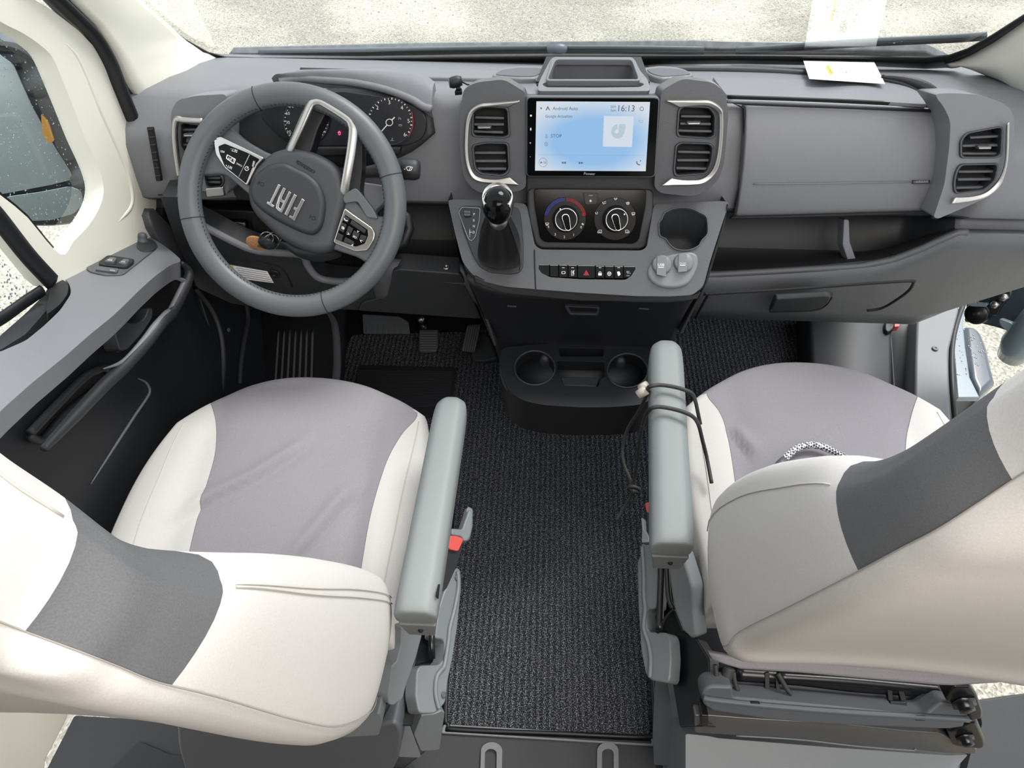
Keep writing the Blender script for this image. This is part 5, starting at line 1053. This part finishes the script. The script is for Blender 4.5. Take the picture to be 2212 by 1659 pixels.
bk, br = backrest(lev, DR0, (4.75, 8), driver, [(5, .0006, mat('rear_seam', '#8d8984', .9))])
# double hem near the front edge
def hem(rings, k0, k1, t, o, i0=0, i1=None):
    P = [r[k0]*(1-t)+r[k1]*t for r in rings[i0:i1]]; n = len(rings[0])
    tube('hem_stitch', [p+(p-(sum(r, Vector())/n)).normalized()*.0008 for p, r in zip(P, rings[i0:i1])], .0008, STI, o, n=5)
hem(br, 8, 9, .35, bk, 3, 19); hem(br, 8, 9, .75, bk, 3, 19); hem(br, 8, 9, .6, bk, 33)
PAS0 = .425+.045
pas = thing('passenger_seat', 'passenger seat in pale and grey fabric on an exposed swivel base', 'seat', (PAS0, .65, 0), 'swivel cab seats')
levp = [(Vector((.182, .50, .67)), Vector((.20, .335, .665))), (Vector((.172, .505, .76)), Vector((.178, .302, .75))), (at3((1590, 1044), .172), at3((1600, 1373), .176)), (at3((1690, 1024), .172), at3((1700, 1325), .178)),
        (at3((1750, 1018), .175), at3((1800, 1278), .182)), (at3((1800, 1010), .18), at3((1890, 1235), .19)), (at3((1880, 975), .188), at3((1965, 1195), .197)), (at3((1960, 920), .20), at3((2050, 1148), .205)), (at3((2118, 808), .225), at3((2192, 1050), .225)), (at3((2212, 750), .235), at3((2310, 975), .235)), (at3((2330, 668), .245), at3((2460, 880), .245))]
levp.append((levp[-1][0]+Vector((.02, -.012, .09)), levp[-1][1]+Vector((.02, -.012, .09))))
levp = thicker(levp, [.01, .035, .042, .041, .038, .030, .025, .022, .020])
bkp, brp = backrest(levp, PAS0, (4.75, 8), pas, [(5, .0006, mat('rear_seam', '#8d8984', .9))])
hem(brp, 8, 9, .5, bkp, 3, 19)
def cushion(X0, hw, y0, yf, zt, seamL, seamR, par, wr, mid, fc=.14, fe=2.2, asym=0):
    nuL, nuM = 9, 40; nv = 46
    sl = sorted([(PZ(zt).on(p).y, PZ(zt).on(p).x) for p in spl(seamL, 6)]); sr = sorted([(PZ(zt).on(p).y, PZ(zt).on(p).x) for p in spl(seamR, 6)])
    def frontY(X):
        r = (X-X0)/hw; k = fc*(1-(asym if r > 0 else 0)); return yf-k*abs(r)**fe
    V = []; M = []; cols = nuL+nuM+nuL
    wl = [[PZ(zt).on(p) for p in w_] for w_ in wr]
    for j in range(nv+1):
        v = (j/nv); yy = y0+(yf-y0)*v
        xl = X0-hw*(1-.08*max(0, (v-.55)/.45)**3.0-.05*max(0, (.4-v)/.4)); xr = X0+hw*(1-.08*max(0, (v-.6)/.4)**3.0-.05*max(0, (.4-v)/.4))
        a = b = None; ya = yb = yy
        for _ in range(6):
            a = float(np.interp(ya, [q[0] for q in sl], [q[1] for q in sl])); b = float(np.interp(yb, [q[0] for q in sr], [q[1] for q in sr]))
            ya = y0+(frontY(a)-y0)*v; yb = y0+(frontY(b)-y0)*v
        a = max(a, xl+.004); b = min(b, xr-.004)
        for i in range(cols+1):
            if i <= nuL: X = xl+(a-xl)*i/nuL
            elif i <= nuL+nuM: X = a+(b-a)*(i-nuL)/nuM
            else: X = b+(xr-b)*(i-nuL-nuM)/nuL
            r = (X-X0)/hw; Y = y0+(frontY(X)-y0)*v
            z = zt+.010*(1-r*r)-.012*math.exp(-((abs(r)-.62)/.10)**2)*(1-v*.8)+.018*math.exp(-((abs(r)-.85)/.2)**2)*(1-v)-.02*(1-v)+.016*math.sin(v*math.pi)
            for w_ in wl:
                p = Vector((X, Y)); dm = 9; sg = 0
                for s_ in range(len(w_)-1):
                    A, B = w_[s_].xy, w_[s_+1].xy; t = max(0, min(1, (p-A).dot(B-A)/(B-A).length_squared)); q = A+(B-A)*t; d_ = (p-q).length
                    if d_ < dm: dm = d_; sg = (B-A).normalized().cross(p-q) if False else ((B-A).x*(p-q).y-(B-A).y*(p-q).x)/(B-A).length; fa_ = min(1, 4*min((s_+t)/(len(w_)-1), 1-(s_+t)/(len(w_)-1)))
                if dm < .06: z += (-.009*math.exp(-(dm/.006)**2)+.009*math.exp(-((sg-.016)/.014)**2))*max(0, fa_)
            V.append(Vector((X, Y, z)))
    Fc = []; MI = []
    n = cols+1
    for j in range(nv):
        for i in range(cols):
            Fc.append((j*n+i, j*n+i+1, (j+1)*n+i+1, (j+1)*n+i)); MI.append(1 if nuL <= i < nuL+nuM else 0)
    bd = [i for i in range(n)]+[j*n+n-1 for j in range(1, nv+1)]+[nv*n+i for i in range(n-2, -1, -1)]+[j*n for j in range(nv-1, 0, -1)]
    prev = bd; c_ = Vector((X0, (y0+yf)/2, 0))
    bmi = [1 if (nuL <= (i % n) < nuL+nuM and i >= nv*n) else 0 for i in bd]
    for dz, k in ((.006, .006), (.016, .011), (.035, .014), (.07, .013), (.12, .004), (.14, -.02)):
        st = len(V); 
        for q_ in bd:
            p = V[q_]; d_ = Vector((p.x-c_.x, p.y-c_.y, 0)); 
            V.append(Vector((p.x, p.y, 0))+d_.normalized()*k+Vector((0, 0, V[q_].z-dz)))
        new = list(range(st, st+len(bd)))
        for i in range(len(bd)):
            l = (i+1) % len(bd); Fc.append((prev[i], prev[l], new[l], new[i])); MI.append(bmi[i])
        prev = new
    Fc.append(tuple(prev)); MI.append(0)
    o = mk('cushion', V, Fc, [FABL, mid], par, mi=MI)
    for col in (nuL, nuL+nuM): tube('cushion_seam', [V[j*n+col]+Vector((0, 0, .0002)) for j in range(nv+1)], .0005, bpy.data.materials.get('seam_grey') or mat('seam_grey', '#6d6b70', .9), o, n=5)  # thin mid-grey line along each cushion seam
    for col in (3, nuL+nuM+nuL-3): tube('stitch_line', [V[j*n+col]+Vector((0, 0, .0004)) for j in range(nv-1)], .0010, STI, o, n=5)
    return o
cushion(-.535, .252, .36, .862, .58, [(455, 868), (470, 920), (470, 990), (448, 1070), (418, 1170), (400, 1240)], [(932, 896), (885, 925), (850, 980), (828, 1035), (803, 1120), (786, 1205), (780, 1240)], driver,
        [[(360, 1150), (440, 1106), (560, 1050), (640, 1000), (700, 958)], [(610, 1250), (680, 1180), (740, 1110), (800, 1050)]], FABD, asym=.35)
cushion(PAS0, .262, .44, .946, .58, [(1494, 842), (1530, 868), (1556, 905), (1570, 960), (1580, 1022), (1590, 1100)], [(1984, 852), (1970, 885), (1960, 920), (1950, 970), (1940, 1100)], pas, [[(1566, 930), (1590, 965), (1620, 1000)]], FABD, asym=.1)

def armrest(name, x0a, x1a, y0, x0b, x1b, y1, zt, par, screw):
    """padded arm from rear (y0) to front (y1)"""
    rings = []
    for t, k, dz in ((0, .95, .008), (.01, .99, .003), (.05, 1, 0), (.35, 1, 0), (.7, 1, 0), (.90, 1, 0), (.95, .93, .002), (.98, .78, .008), (1, .55, .02)):
        xa = x0a+(x0b-x0a)*t; xb = x1a+(x1b-x1a)*t; c = (xa+xb)/2; hw = (xb-xa)/2*k; y = y0+(y1-y0)*t; z1 = zt-dz; z0 = zt-.048+dz
        if t == 0: z0 = zt-.038
        lp = [(-hw, z0), (-hw*1.0, (z0+z1)/2), (-hw, z1-.012), (-hw+.010, z1-.002), (-hw*.4, z1), (hw*.4, z1), (hw-.010, z1-.002), (hw, z1-.012), (hw, (z0+z1)/2), (hw, z0), (hw-.01, z0-.004), (-hw+.01, z0-.004)]
        rings.append([Vector((c+a, y, b)) for a, b in lp])
    o = loft(name, rings, ARM, par, sub=2)
    c = (x0a+x1a)/2
    e = tag(mk('rear_cap', [(x0a+.005, y0-.002, zt-.042), (x1a-.003, y0-.002, zt-.042), (x1a-.008, y0+.0, zt-.086), (x0a+.014, y0+.0, zt-.086), (x0a+.006, y0+.06, zt-.042), (x1a-.004, y0+.06, zt-.042), (x1a-.008, y0+.06, zt-.086), (x0a+.012, y0+.06, zt-.086)],
       [(0, 1, 2, 3), (4, 7, 6, 5), (0, 4, 5, 1), (3, 2, 6, 7), (0, 3, 7, 4), (1, 5, 6, 2)], GREY, o, bevel=.002))
    ball('screw_hole', (c+.004, y0-.001, zt-.062), .004, DEEP, e, 12)
    return o
armrest('armrest', -.262, -.202, .335, -.248, -.192, .720, .74, driver, True)
armrest('armrest', .096, .159, .452, .129, .189, .870, .74, pas, True)

# belt buckle, bracket, side covers
def side(par, sgn, P):
    """P: dict of pixel polygons"""
    for nm, q, pl, d, m, r, bv, l in P: plate(nm, q, pl, d, m, par, r=r, bevel=bv, lift=l)
SD = Pl((-.20, .5, .45), (.75, -.1, .66)); SDv = Pl((-.215, .4, .40), (1, -.15, .25))
cov = plate('side_cover', s3((500, 373), (522, 390), (527, 500), (500, 760), (470, 960), (440, 1100), (425, 1240), (360, 1310), (255, 1312), (232, 1200), (238, 1040), (262, 1000), (385, 998), (415, 960), (420, 860), (405, 835), (352, 830), (380, 640), (410, 540), (445, 460), (480, 390)), SD.off(-.03), .03, GREY, driver, r=9, bevel=.006)
ptube('cover_ridge', s3((500, 400), (505, 500), (480, 640), (450, 760), (440, 850), (415, 1000), (395, 1030), (365, 1080), (358, 1180), (380, 1280)), SD.off(-.03), .004, GREY, cov, lift=.002, n=8)
for q in ((497, 440), (412, 1190)): disc('screw_recess', s3(q)[0], SD.off(-.028), .005, [(1, 0), (1, .001), (.5, .0005), (.05, .0)], GREYD, cov, 14)
plate('inner_cover', s3((140, 750), (280, 760), (270, 820), (225, 980), (170, 1130), (150, 1215), (110, 1240), (95, 1258), (60, 1255), (52, 1200), (80, 1000), (110, 980), (135, 880)), Pl((-.245, .38, .52), (.8, -.4, .4)), .03, GREY, driver, r=6, bevel=.006)
plate('bracket_plate', s3((275, 740), (352, 745), (356, 835), (415, 850), (412, 960), (380, 990), (260, 992), (236, 1040), (230, 1300), (215, 1390), (20, 1380), (5, 1260), (60, 1240), (150, 1210), (225, 980)), SD.off(-.07), .03, STEEL, driver, r=4, bevel=.004)
tube('release_rod', [SD.on(p, -.03) for p in s3((335, 745), (332, 850), (336, 960))], .006, STEEL, driver, n=12)
bkl = plate('belt_buckle', s3((445, 175), (535, 190), (530, 260), (480, 400), (430, 510), (400, 535), (405, 450), (420, 300)), Pl((-.19, .5, .60), (.7, -.2, .7)), .03, BLK, driver, r=5, bevel=.005)
tag(plate('red_release_button', s3((455, 168), (500, 172), (532, 185), (538, 198), (505, 270), (450, 258), (442, 240)), Pl((-.19, .5, .60), (.7, -.2, .7)), .012, RED, bkl, r=4, bevel=.004, lift=.006), label='red release button')
plate('buckle_bracket', s3((462, 120), (530, 128), (575, 0), (600, 20), (590, 150), (570, 200), (545, 205), (530, 175), (462, 165)), Pl((-.20, .55, .50), (.6, 0, .8)), .02, GREY, driver, r=5, bevel=.003)
plate('tilt_lever', s3((540, 170), (548, 60), (560, 0), (570, -20), (600, 0), (598, 110), (580, 190), (560, 210)), Pl((-.185, .55, .47), (.6, 0, .8)), .012, GREY, driver, r=4, bevel=.004)
plate('armrest_bolt_cover', s3((370, 560), (385, 480), (395, 480), (400, 540), (388, 590)), PX(-.2025), .002, DEEP, driver, r=3, bevel=0, lift=.0005)
for q, y in ((((270, 1320), (355, 1312), (400, 1290), (420, 1300), (385, 1545), (265, 1555), (220, 1450)), 0), (((120, 1390), (195, 1385), (265, 1580), (260, 1595), (120, 1590)), 1)):
    plate('pedestal_fin', s3(*q), Pl((-.255, .27, .15), (.5, -.7, .35)), .03, GREY, driver, r=4, bevel=.004)
PD = Pl((-.5, .235, .35), (0, -1, .35))
ped = plate('pedestal', [(380, 1560), (420, 1568), (700, 1590), (855, 1560), (866, 1580), (862, 1640), (835, 1690), (800, 1800), (440, 1800), (385, 1620)], PD, .22, GREYD, driver, r=12, bevel=.02, seg=4)
plate('pedestal_lip', [(560, 1588), (700, 1590), (818, 1540), (826, 1560), (818, 1588), (640, 1598)], PD, .03, GREY, driver, r=6, bevel=.006, lift=.03)
plate('pedestal_base', [(100, 1800), (300, 1600), (370, 1630), (900, 1660), (900, 1800)], PZ(.06), .06, BLK, driver, r=8, bevel=.01)
# passenger side hardware
SP = Pl((.13, .55, .42), (-.75, -.1, .66))
cov = plate('side_cover', s5((130, 215), (185, 208), (205, 250), (245, 330), (242, 520), (232, 640), (175, 642), (162, 670), (170, 760), (185, 785), (300, 790), (318, 830), (325, 960), (315, 1090), (300, 1115), (190, 1095), (160, 1060), (130, 900), (112, 600), (108, 330), (130, 290)), SP.off(-.03), .03, GREY, pas, r=9, bevel=.006)
ptube('cover_ridge', s5((140, 240), (150, 400), (152, 560), (160, 640), (150, 760), (180, 860), (195, 960), (190, 1080)), SP.off(-.03), .004, GREY, cov, lift=.002, n=8)
plate('inner_cover', s5((300, 262), (390, 275), (430, 400), (460, 500), (465, 640), (485, 820), (455, 832), (400, 780), (345, 640), (310, 400)), Pl((.165, .48, .55), (-.8, -.4, .4)), .03, GREY, pas, r=8, bevel=.006)
plate('bracket_plate', s5((230, 320), (300, 300), (320, 480), (345, 640), (400, 780), (490, 830), (570, 960), (575, 1130), (530, 1200), (560, 1390), (380, 1400), (330, 1100), (318, 830), (300, 790), (170, 780), (165, 645), (240, 640)), SP.off(-.07), .03, STEEL, pas, r=5, bevel=.005)
for pth, r_ in ((((262, 310), (262, 470), (250, 780)), .007), (((295, 320), (310, 560), (340, 640)), .005), (((345, 640), (300, 690), (235, 790)), .004)): ptube('release_rod', s5(*pth), SP, r_, STEEL, pas, lift=-.03, n=10)
for q, rr_ in (((460, 1290), .011), ((465, 1060), .010)):
    bp_ = SP.off(-.05); disc('bolt', s5(q)[0], Pl((.2, .38, .30), (0, -.6, .8)), rr_, [(1.3, 0), (1.3, .002), (1, .003), (1, .010), (.6, .012), (.05, .012)], SILV, pas, 6)
bkl = plate('belt_buckle', s5((165, -20), (215, -20), (225, 60), (245, 300), (230, 300), (200, 230), (170, 140)), Pl((.12, .5, .62), (-.7, -.2, .7)), .03, BLK, pas, r=4, bevel=.005)
tag(plate('red_release_button', s4((332, 1150), (345, 1138), (380, 1142), (382, 1205), (345, 1208)), Pl((.12, .5, .62), (-.7, -.2, .7)), .012, RED, bkl, r=3, bevel=.004, lift=.006), label='red release button')
plate('tilt_lever', s5((130, 55), (145, 55), (150, 130), (185, 170), (182, 212), (135, 215), (138, 120)), Pl((.11, .55, .50), (-.6, 0, .8)), .012, GREY, pas, r=3, bevel=.003)
# exposed rear of the passenger base
RB = Pl((.5, .33, .46), (0, -.8, .6)); RBv = Pl((.5, .31, .40), (0, -1, .25)); RBd = Pl((.5, .36, .44), (0, -.6, .8))
plate('mechanism_floor', s7((60, 440), (110, 360), (250, 330), (1650, 440), (1700, 520), (1830, 580), (1830, 640), (60, 560)), RBd.off(-.05), .02, DEEP, pas, r=8, bevel=.003)
plate('tray_base', s7((240, 400), (460, 400), (640, 420), (1280, 465), (1640, 490), (1650, 640), (700, 560), (240, 530)), RBd.off(-.03), .012, DASH, pas, r=4, bevel=.003)
for q in (((268, 430), (300, 440), (320, 520), (280, 520)), ((615, 450), (650, 452), (670, 555), (630, 550)), ((1580, 535), (1620, 540), (1655, 640), (1600, 630))): ringp('tray_slot', fillet(s7(*q), 1.5), shrink(fillet(s7(*q), 1.5), .7, .85), RBd.off(-.027), .004, GREY, pas, bevel=.0006)
ptube('crossbar', s7((280, 355), (700, 385), (1100, 430), (1650, 465)), RBd, .013, STEEL, pas, lift=-.012, n=14)
ptube('crossbar', s7((560, 375), (1000, 403), (1400, 440), (1640, 462)), RBd, .009, STEEL, pas, lift=.0, n=14)
for q in (((472, 355), (505, 350), (505, 480), (480, 535), (468, 530), (475, 470)), ((545, 360), (580, 470), (600, 540), (560, 540), (550, 470)), ((1290, 430), (1325, 425), (1340, 600), (1312, 600)), ((1355, 425), (1395, 425), (1440, 605), (1405, 600), (1390, 545))): plate('support_strap', s7(*q), RBd, .008, BLK, pas, r=2, bevel=.002, lift=.002)
for q in (((485, 480), (580, 484), (588, 540), (480, 532)), ((1315, 545), (1425, 548), (1432, 606), (1318, 600))): plate('strap_clip', s7(*q), RBd, .012, BLK, pas, r=3, bevel=.003, lift=.008)
for q in (((560, 360), (590, 410), (620, 460), (650, 495)), ((262, 350), (270, 410), (290, 470)), ((140, 300), (150, 380), (165, 430), (190, 430))): ptube('cable', s7(*q), RBd, .004, CORD, pas, lift=.012, n=8)
ptube('cable', s7((235, 320), (215, 380), (185, 430)), RBd, .010, CORD, pas, lift=.008, n=10)
tf = plate('rear_tray_lip', s7((52, 500), (70, 460), (110, 440), (260, 445), (262, 520), (1540, 640), (1660, 545), (1800, 560), (1840, 620), (1848, 680), (1820, 720), (1700, 735), (1400, 725), (900, 705), (500, 670), (130, 615), (60, 570)), RB, .04, GREYD, pas, r=8, bevel=.010, seg=4)
ptube('tray_top_edge', s7((60, 520), (130, 535), (500, 575), (1000, 615), (1500, 645), (1840, 665)), RB, .005, GREYD, tf, lift=.003, n=10)
for q in (((378, 552), (440, 555), (436, 590), (375, 585)), ((1488, 638), (1548, 640), (1545, 675), (1485, 672))): ringp('clip_notch', s7(*q), shrink(s7(*q), .75), RB, .004, DEEP, tf, lift=.006, bevel=0)
plate('swivel_plate', s7((0, 640), (90, 640), (350, 660), (1000, 700), (1420, 745), (1650, 760), (1900, 860), (1890, 900), (1650, 890), (1470, 870), (900, 820), (300, 775), (0, 755)), RBv, .02, mat('oiled_steel', '#4a4b4b', .3, coat=.4), pas, r=5, bevel=.003)
ptube('plate_edge', s7((280, 775), (700, 800), (1100, 845), (1450, 872), (1480, 862)), RBv, .0015, GREY, pas, lift=.001, n=8)
for q, r_ in ((((1690, 540), (1740, 445), (1860, 445), (1900, 500), (1940, 620), (1930, 665), (1850, 670), (1840, 600), (1700, 555)), 6), (((1700, 750), (1850, 680), (1905, 680), (1960, 810), (1960, 850), (1920, 870), (1740, 850)), 6), (((45, 640), (95, 640), (95, 700), (75, 715), (45, 705)), 3)): plate('swivel_bracket', s7(*q), RBv, .03, STEEL, pas, r=r_, bevel=.006, lift=.01)
for q, rr_ in (((1785, 510), .013), ((1795, 745), .010)): disc('bolt', s7(q)[0], RBv, rr_, [(1.5, .01), (1.5, .013), (1, .014), (1, .022), (.5, .024), (.05, .024)], STEEL, pas, 6)
plate('pedestal_top', s7((-60, 760), (90, 775), (160, 790), (900, 850), (1700, 905), (1840, 900), (1750, 1000), (1750, 1300), (-60, 1300), (-60, 860)), Pl((.5, .30, .32), (0, -.45, .9)), .20, GREY, pas, r=6, bevel=.010)
plate('pedestal_fin', s5((220, 1100), (300, 1110), (350, 1420), (420, 1440), (330, 1650), (215, 1640), (205, 1450)), Pl((.21, .33, .2), (-.6, -.5, .5)), .03, GREYD, pas, r=4, bevel=.006)
plate('pedestal_fin', s5((420, 1450), (480, 1470), (500, 1659), (470, 1900), (330, 1900), (340, 1650)), Pl((.22, .30, .2), (-.3, -.7, .5)), .03, GREY, pas, r=4, bevel=.006)
patch('cover_underside', s7((100, 225), (300, 265), (700, 285), (1500, 345), (2300, 410)), s7((130, 270), (300, 325), (700, 350), (1200, 395), (1700, 438), (2120, 412), (2300, 420)), Pl((.5, .35, .62), (0, -.8, .6)), FABD, bkp, thick=.01, nv=5)
plate('swivel_base', [(1700, 1500), (2130, 1530), (2400, 1560), (2400, 1900), (1650, 1900)], PZ(.06), .06, GREYD, pas, r=8, bevel=.01)
plate('pedestal_side', s7((1900, 540), (2300, 480), (2300, 1300), (1750, 1300), (1850, 900), (1930, 700)), Pl((.9, .5, .12), (0, -.2, 1)), .1, DASHD, pas, r=6, bevel=.01)

# ================================================================== carpets, pedals
mt_a = [(966, 1552), (966, 1500), (976, 1300), (992, 1000), (985, 800), (970, 760), (940, 722), (765, 722), (742, 740), (700, 900), (700, 960), (860, 1000), (1000, 1000)]
carp = tag(plate('floor_carpet', [(985, 1574), (964, 1560), (962, 1530), (975, 1300), (985, 1000), (880, 1000), (680, 1000), (738, 760), (762, 722), (1000, 716), (1480, 655), (1752, 655), (1756, 690), (1752, 740), (1760, 790), (1800, 900), (1700, 1000), (1400, 1000), (1395, 1300), (1412, 1560), (1408, 1584), (1396, 1592)], PZ(.014), .012, CARP, r=6, bevel=.003), 'ribbed charcoal floor carpet running between the two seats into both footwells', 'carpet')
ptube('bound_edge', [(1480, 655), (1752, 655), (1756, 690), (1752, 740), (1762, 800), (1790, 860)], PZ(.016), .005, RUB, carp, n=8)
ptube('bound_edge', [(992, 1300), (976, 1300), (963, 1530), (968, 1565), (990, 1576), (1200, 1584), (1392, 1592), (1408, 1584), (1413, 1560), (1398, 1300)], PZ(.016), .005, RUB, carp, n=8)
hp = plate('heel_pad', c6((950, 675), (1550, 690), (1560, 720), (1520, 960), (1400, 1020), (880, 1000), (920, 720)), PZ(.020), .006, mat('heel_rubber', '#24262a', .6), carp, r=5, bevel=.002)
for k in range(26): bar('pad_rib', *c6((930-k*1.5, 712+k*9), (1535-k*1.0, 718+k*9)), PZ(.020), 1.2, .001, mat('pad_rib_rubber', '#34363b', .6) if k == 0 else bpy.data.materials['pad_rib_rubber'], hp, lift=.0008, bevel=0)
def pedal(nm, lab, q, pl, ribs, m=DASHD):
    t = thing(nm, lab, 'pedal', tuple(pl.on(c6(q[0])[0]))); p = plate('pad', c6(*q), pl, .012, m, t, r=4, bevel=.003)
    for a, b in ribs: bar('grip_rib', *c6(a, b), pl, 3, .003, GREYD, p, lift=.003, bevel=.001)
    return t
t = pedal('brake_pedal', 'square brake pedal pad with horizontal ribs', ((1318, 450), (1440, 448), (1442, 560), (1425, 600), (1330, 600), (1312, 580)), Pl((-.42, 1.52, .14), (0, -.6, .8)), [((1325, 470+k*16), (1432, 470+k*16)) for k in range(8)])
tube('pedal_arm', [Pl((-.42, 1.52, .14), (0, -.6, .8)).on(c6((1330, 400))[0]), Pl((-.42, 1.52, .14), (0, -.6, .8)).on(c6((1370, 470))[0], -.02)], .012, STEEL, t, n=12); ball('pivot_bolt', tuple(Pl((-.42, 1.5, .16), (0, -.6, .8)).on(c6((1332, 385))[0])), .012, SILV, t, 14)
t = pedal('accelerator_pedal', 'narrow accelerator pedal with upright grooves beside the tunnel', ((1625, 420), (1712, 410), (1705, 470), (1675, 600), (1585, 590), (1600, 520)), Pl((-.28, 1.50, .12), (0, -.6, .8)), [((1632+k*14, 430), (1600+k*14, 588)) for k in range(6)])
t = pedal('foot_rest', 'wide grey foot rest left of the brake pedal', ((955, 350), (1190, 365), (1250, 400), (1262, 480), (960, 478)), Pl((-.56, 1.58, .10), (0, -.6, .8)), [((985+k*36, 425), (985+k*36, 476)) for k in range(7)], GREYD)
tn = S(plate('trim_13', c6((1640, 620), (1700, 460), (1760, 480), (1800, 560), (1815, 640), (1740, 660), (1660, 655)), Pl((-.22, 1.5, .10), (-.3, -.5, .8)), .05, DASHD, r=8, bevel=.008))

# ================================================================== loose things
mic = thing('microphone', 'small black clip microphone on the dash beside the left centre vent', 'microphone', tuple(PZ(.99).on((987, 192))))
MP_ = Pl((0, 1.24, 1.01), (0, -.5, .85))
q = [MP_.on(p, .012) for p in c3((212, 295), (228, 292), (262, 284), (290, 280))]; tube('body', q, [.0085, .0105, .0105, .008], BLK, mic, n=18)
tube('mesh_head', [q[0]-(q[1]-q[0])*.4, q[0]], [.0078, .0088], GREYD, mic, n=18)
plate('clip', c3((244, 345), (262, 315), (272, 315), (290, 330), (288, 350), (242, 355)), MP_, .01, BLK, mic, r=2, bevel=.002, lift=.002); ptube('stem', c3((265, 300), (266, 335)), MP_, .004, BLK, mic, lift=.006, n=8)
ptube('lead', c3((290, 285), (320, 302), (350, 308)), MP_, .0016, BLK, mic, lift=.008, n=6)
nu_, nv_ = 14, 8
PT = Pl((0, 1.45, .947), (0, .25, 1))
c00, c10, c11, c01 = (1735, 130), (1888, 133), (1912, 181), (1748, 170)
V = []
for j in range(nv_):
    for i in range(nu_):
        u, v = i/(nu_-1), j/(nv_-1); x = (c00[0]*(1-u)+c10[0]*u)*(1-v)+(c01[0]*(1-u)+c11[0]*u)*v; y = (c00[1]*(1-u)+c10[1]*u)*(1-v)+(c01[1]*(1-u)+c11[1]*u)*v
        V.append(PT.on((x, y), .006+.004*math.sin(u*5+1)*v))
sheet = tag(mk('paper_sheet', V, [(j*nu_+i, j*nu_+i+1, (j+1)*nu_+i+1, (j+1)*nu_+i) for j in range(nv_-1) for i in range(nu_-1)], PAPER, sol=.0006), 'white printed paper with yellow highlighter lying on the dash at the windscreen', 'paper')
PT2 = PT.off(.0105)
plate('highlighted_line', pp((712, 1205), (765, 1200), (850, 1345), (800, 1352)), PT2, .0003, YEL, sheet, bevel=0)
text('printed_line', 'ZCN1100523000', *pp((735, 1208), (815, 1345)), PT2, INK, sheet, lift=.0006, hs=1.6)
text('printed_line', 'MELER MICHEL INTERNO', *pp((905, 1150), (1000, 1380)), PT2, INK, sheet, lift=.0006, hs=1.6)
text('printed_line', 'FRISCO LTC', *pp((1030, 1240), (1075, 1340)), PT2, INK, sheet, lift=.0006, hs=1.6)
text('printed_line', 'CYLO 3500 - 2014', *pp((1130, 1180), (1200, 1310)), PT2, INK, sheet, lift=.0006, hs=1.6)
# elastic cord looped over the passenger armrest
ct = thing('elastic_cord', 'black elastic cord looped and knotted over the passenger armrest', 'cord', (.1, .7, .74))
AZ = PZ(.745)
def cordpath(pts): return [Pl((0, .6, z), (0, 0, 1)).on(p) for p, z in pts]
k_ = lambda *a: s4(a)[0]
p1 = [(k_(345, 455), .70), (k_(355, 410), .738), (k_(375, 398), .752), (k_(430, 390), .753), (k_(520, 402), .753), (k_(600, 425), .752), (k_(640, 450), .740), (k_(660, 500), .70), (k_(675, 570), .66), (k_(690, 640), .64)]
p2 = [(k_(320, 640), .66), (k_(345, 570), .70), (k_(375, 540), .745), (k_(430, 530), .753), (k_(520, 545), .753), (k_(600, 570), .753), (k_(650, 600), .742), (k_(680, 650), .70), (k_(705, 750), .66), (k_(730, 850), .63), (k_(762, 1018), .615)]
p3 = [(k_(350, 450), .69), (k_(300, 550), .62), (k_(230, 660), .56), (k_(193, 780), .52), (k_(200, 890), .50), (k_(235, 980), .49), (k_(262, 1050), .48)]
p4 = [(k_(320, 640), .66), (k_(300, 760), .60), (k_(285, 880), .54), (k_(268, 980), .50), (k_(262, 1050), .48), (k_(240, 1110), .46), (k_(190, 1190), .44), (k_(152, 1255), .43)]
for p in (p1, p2, p3, p4): tube('strand', [tuple(v) for v in spl([tuple(x) for x in cordpath(p)], 6)], .0034, CORD, ct, n=10)
tube('knot', [tuple(v) for v in spl([tuple(x) for x in cordpath([(k_(230, 1045), .485), (k_(255, 1040), .492), (k_(295, 1055), .487), (k_(290, 1072), .482), (k_(255, 1070), .49)])], 5)], .0042, CORD, ct, n=10)
for a, b in (((305, 415), (350, 395)), ((290, 455), (345, 420))): tag(tube('cord_lock', cordpath([(k_(*a), .72), (k_(*b), .73)]), [.008, .009], mat('cord_lock_plastic', '#a9a49a', .3) if a[0] == 305 else bpy.data.materials['cord_lock_plastic'], ct, n=14), label='pale plastic cord lock')
cb_ = thing('braided_cable', 'black and white braided cable lying on the passenger seat cushion', 'cable', tuple(PZ(.6).on((1750, 965))))
tube('sleeve', [PZ(.612).on(p) for p in spl(s6((600, 790), (640, 745), (700, 705), (780, 688), (860, 700), (930, 730), (1010, 772), (1080, 820)), 8)], .0062, WEAVE, cb_, n=14)
tube('plug_boot', [PZ(.612).on(p) for p in s6((605, 785), (580, 815), (555, 850), (540, 880))], [.0070, .0088, .0085, .007], GREYD, cb_, n=14)
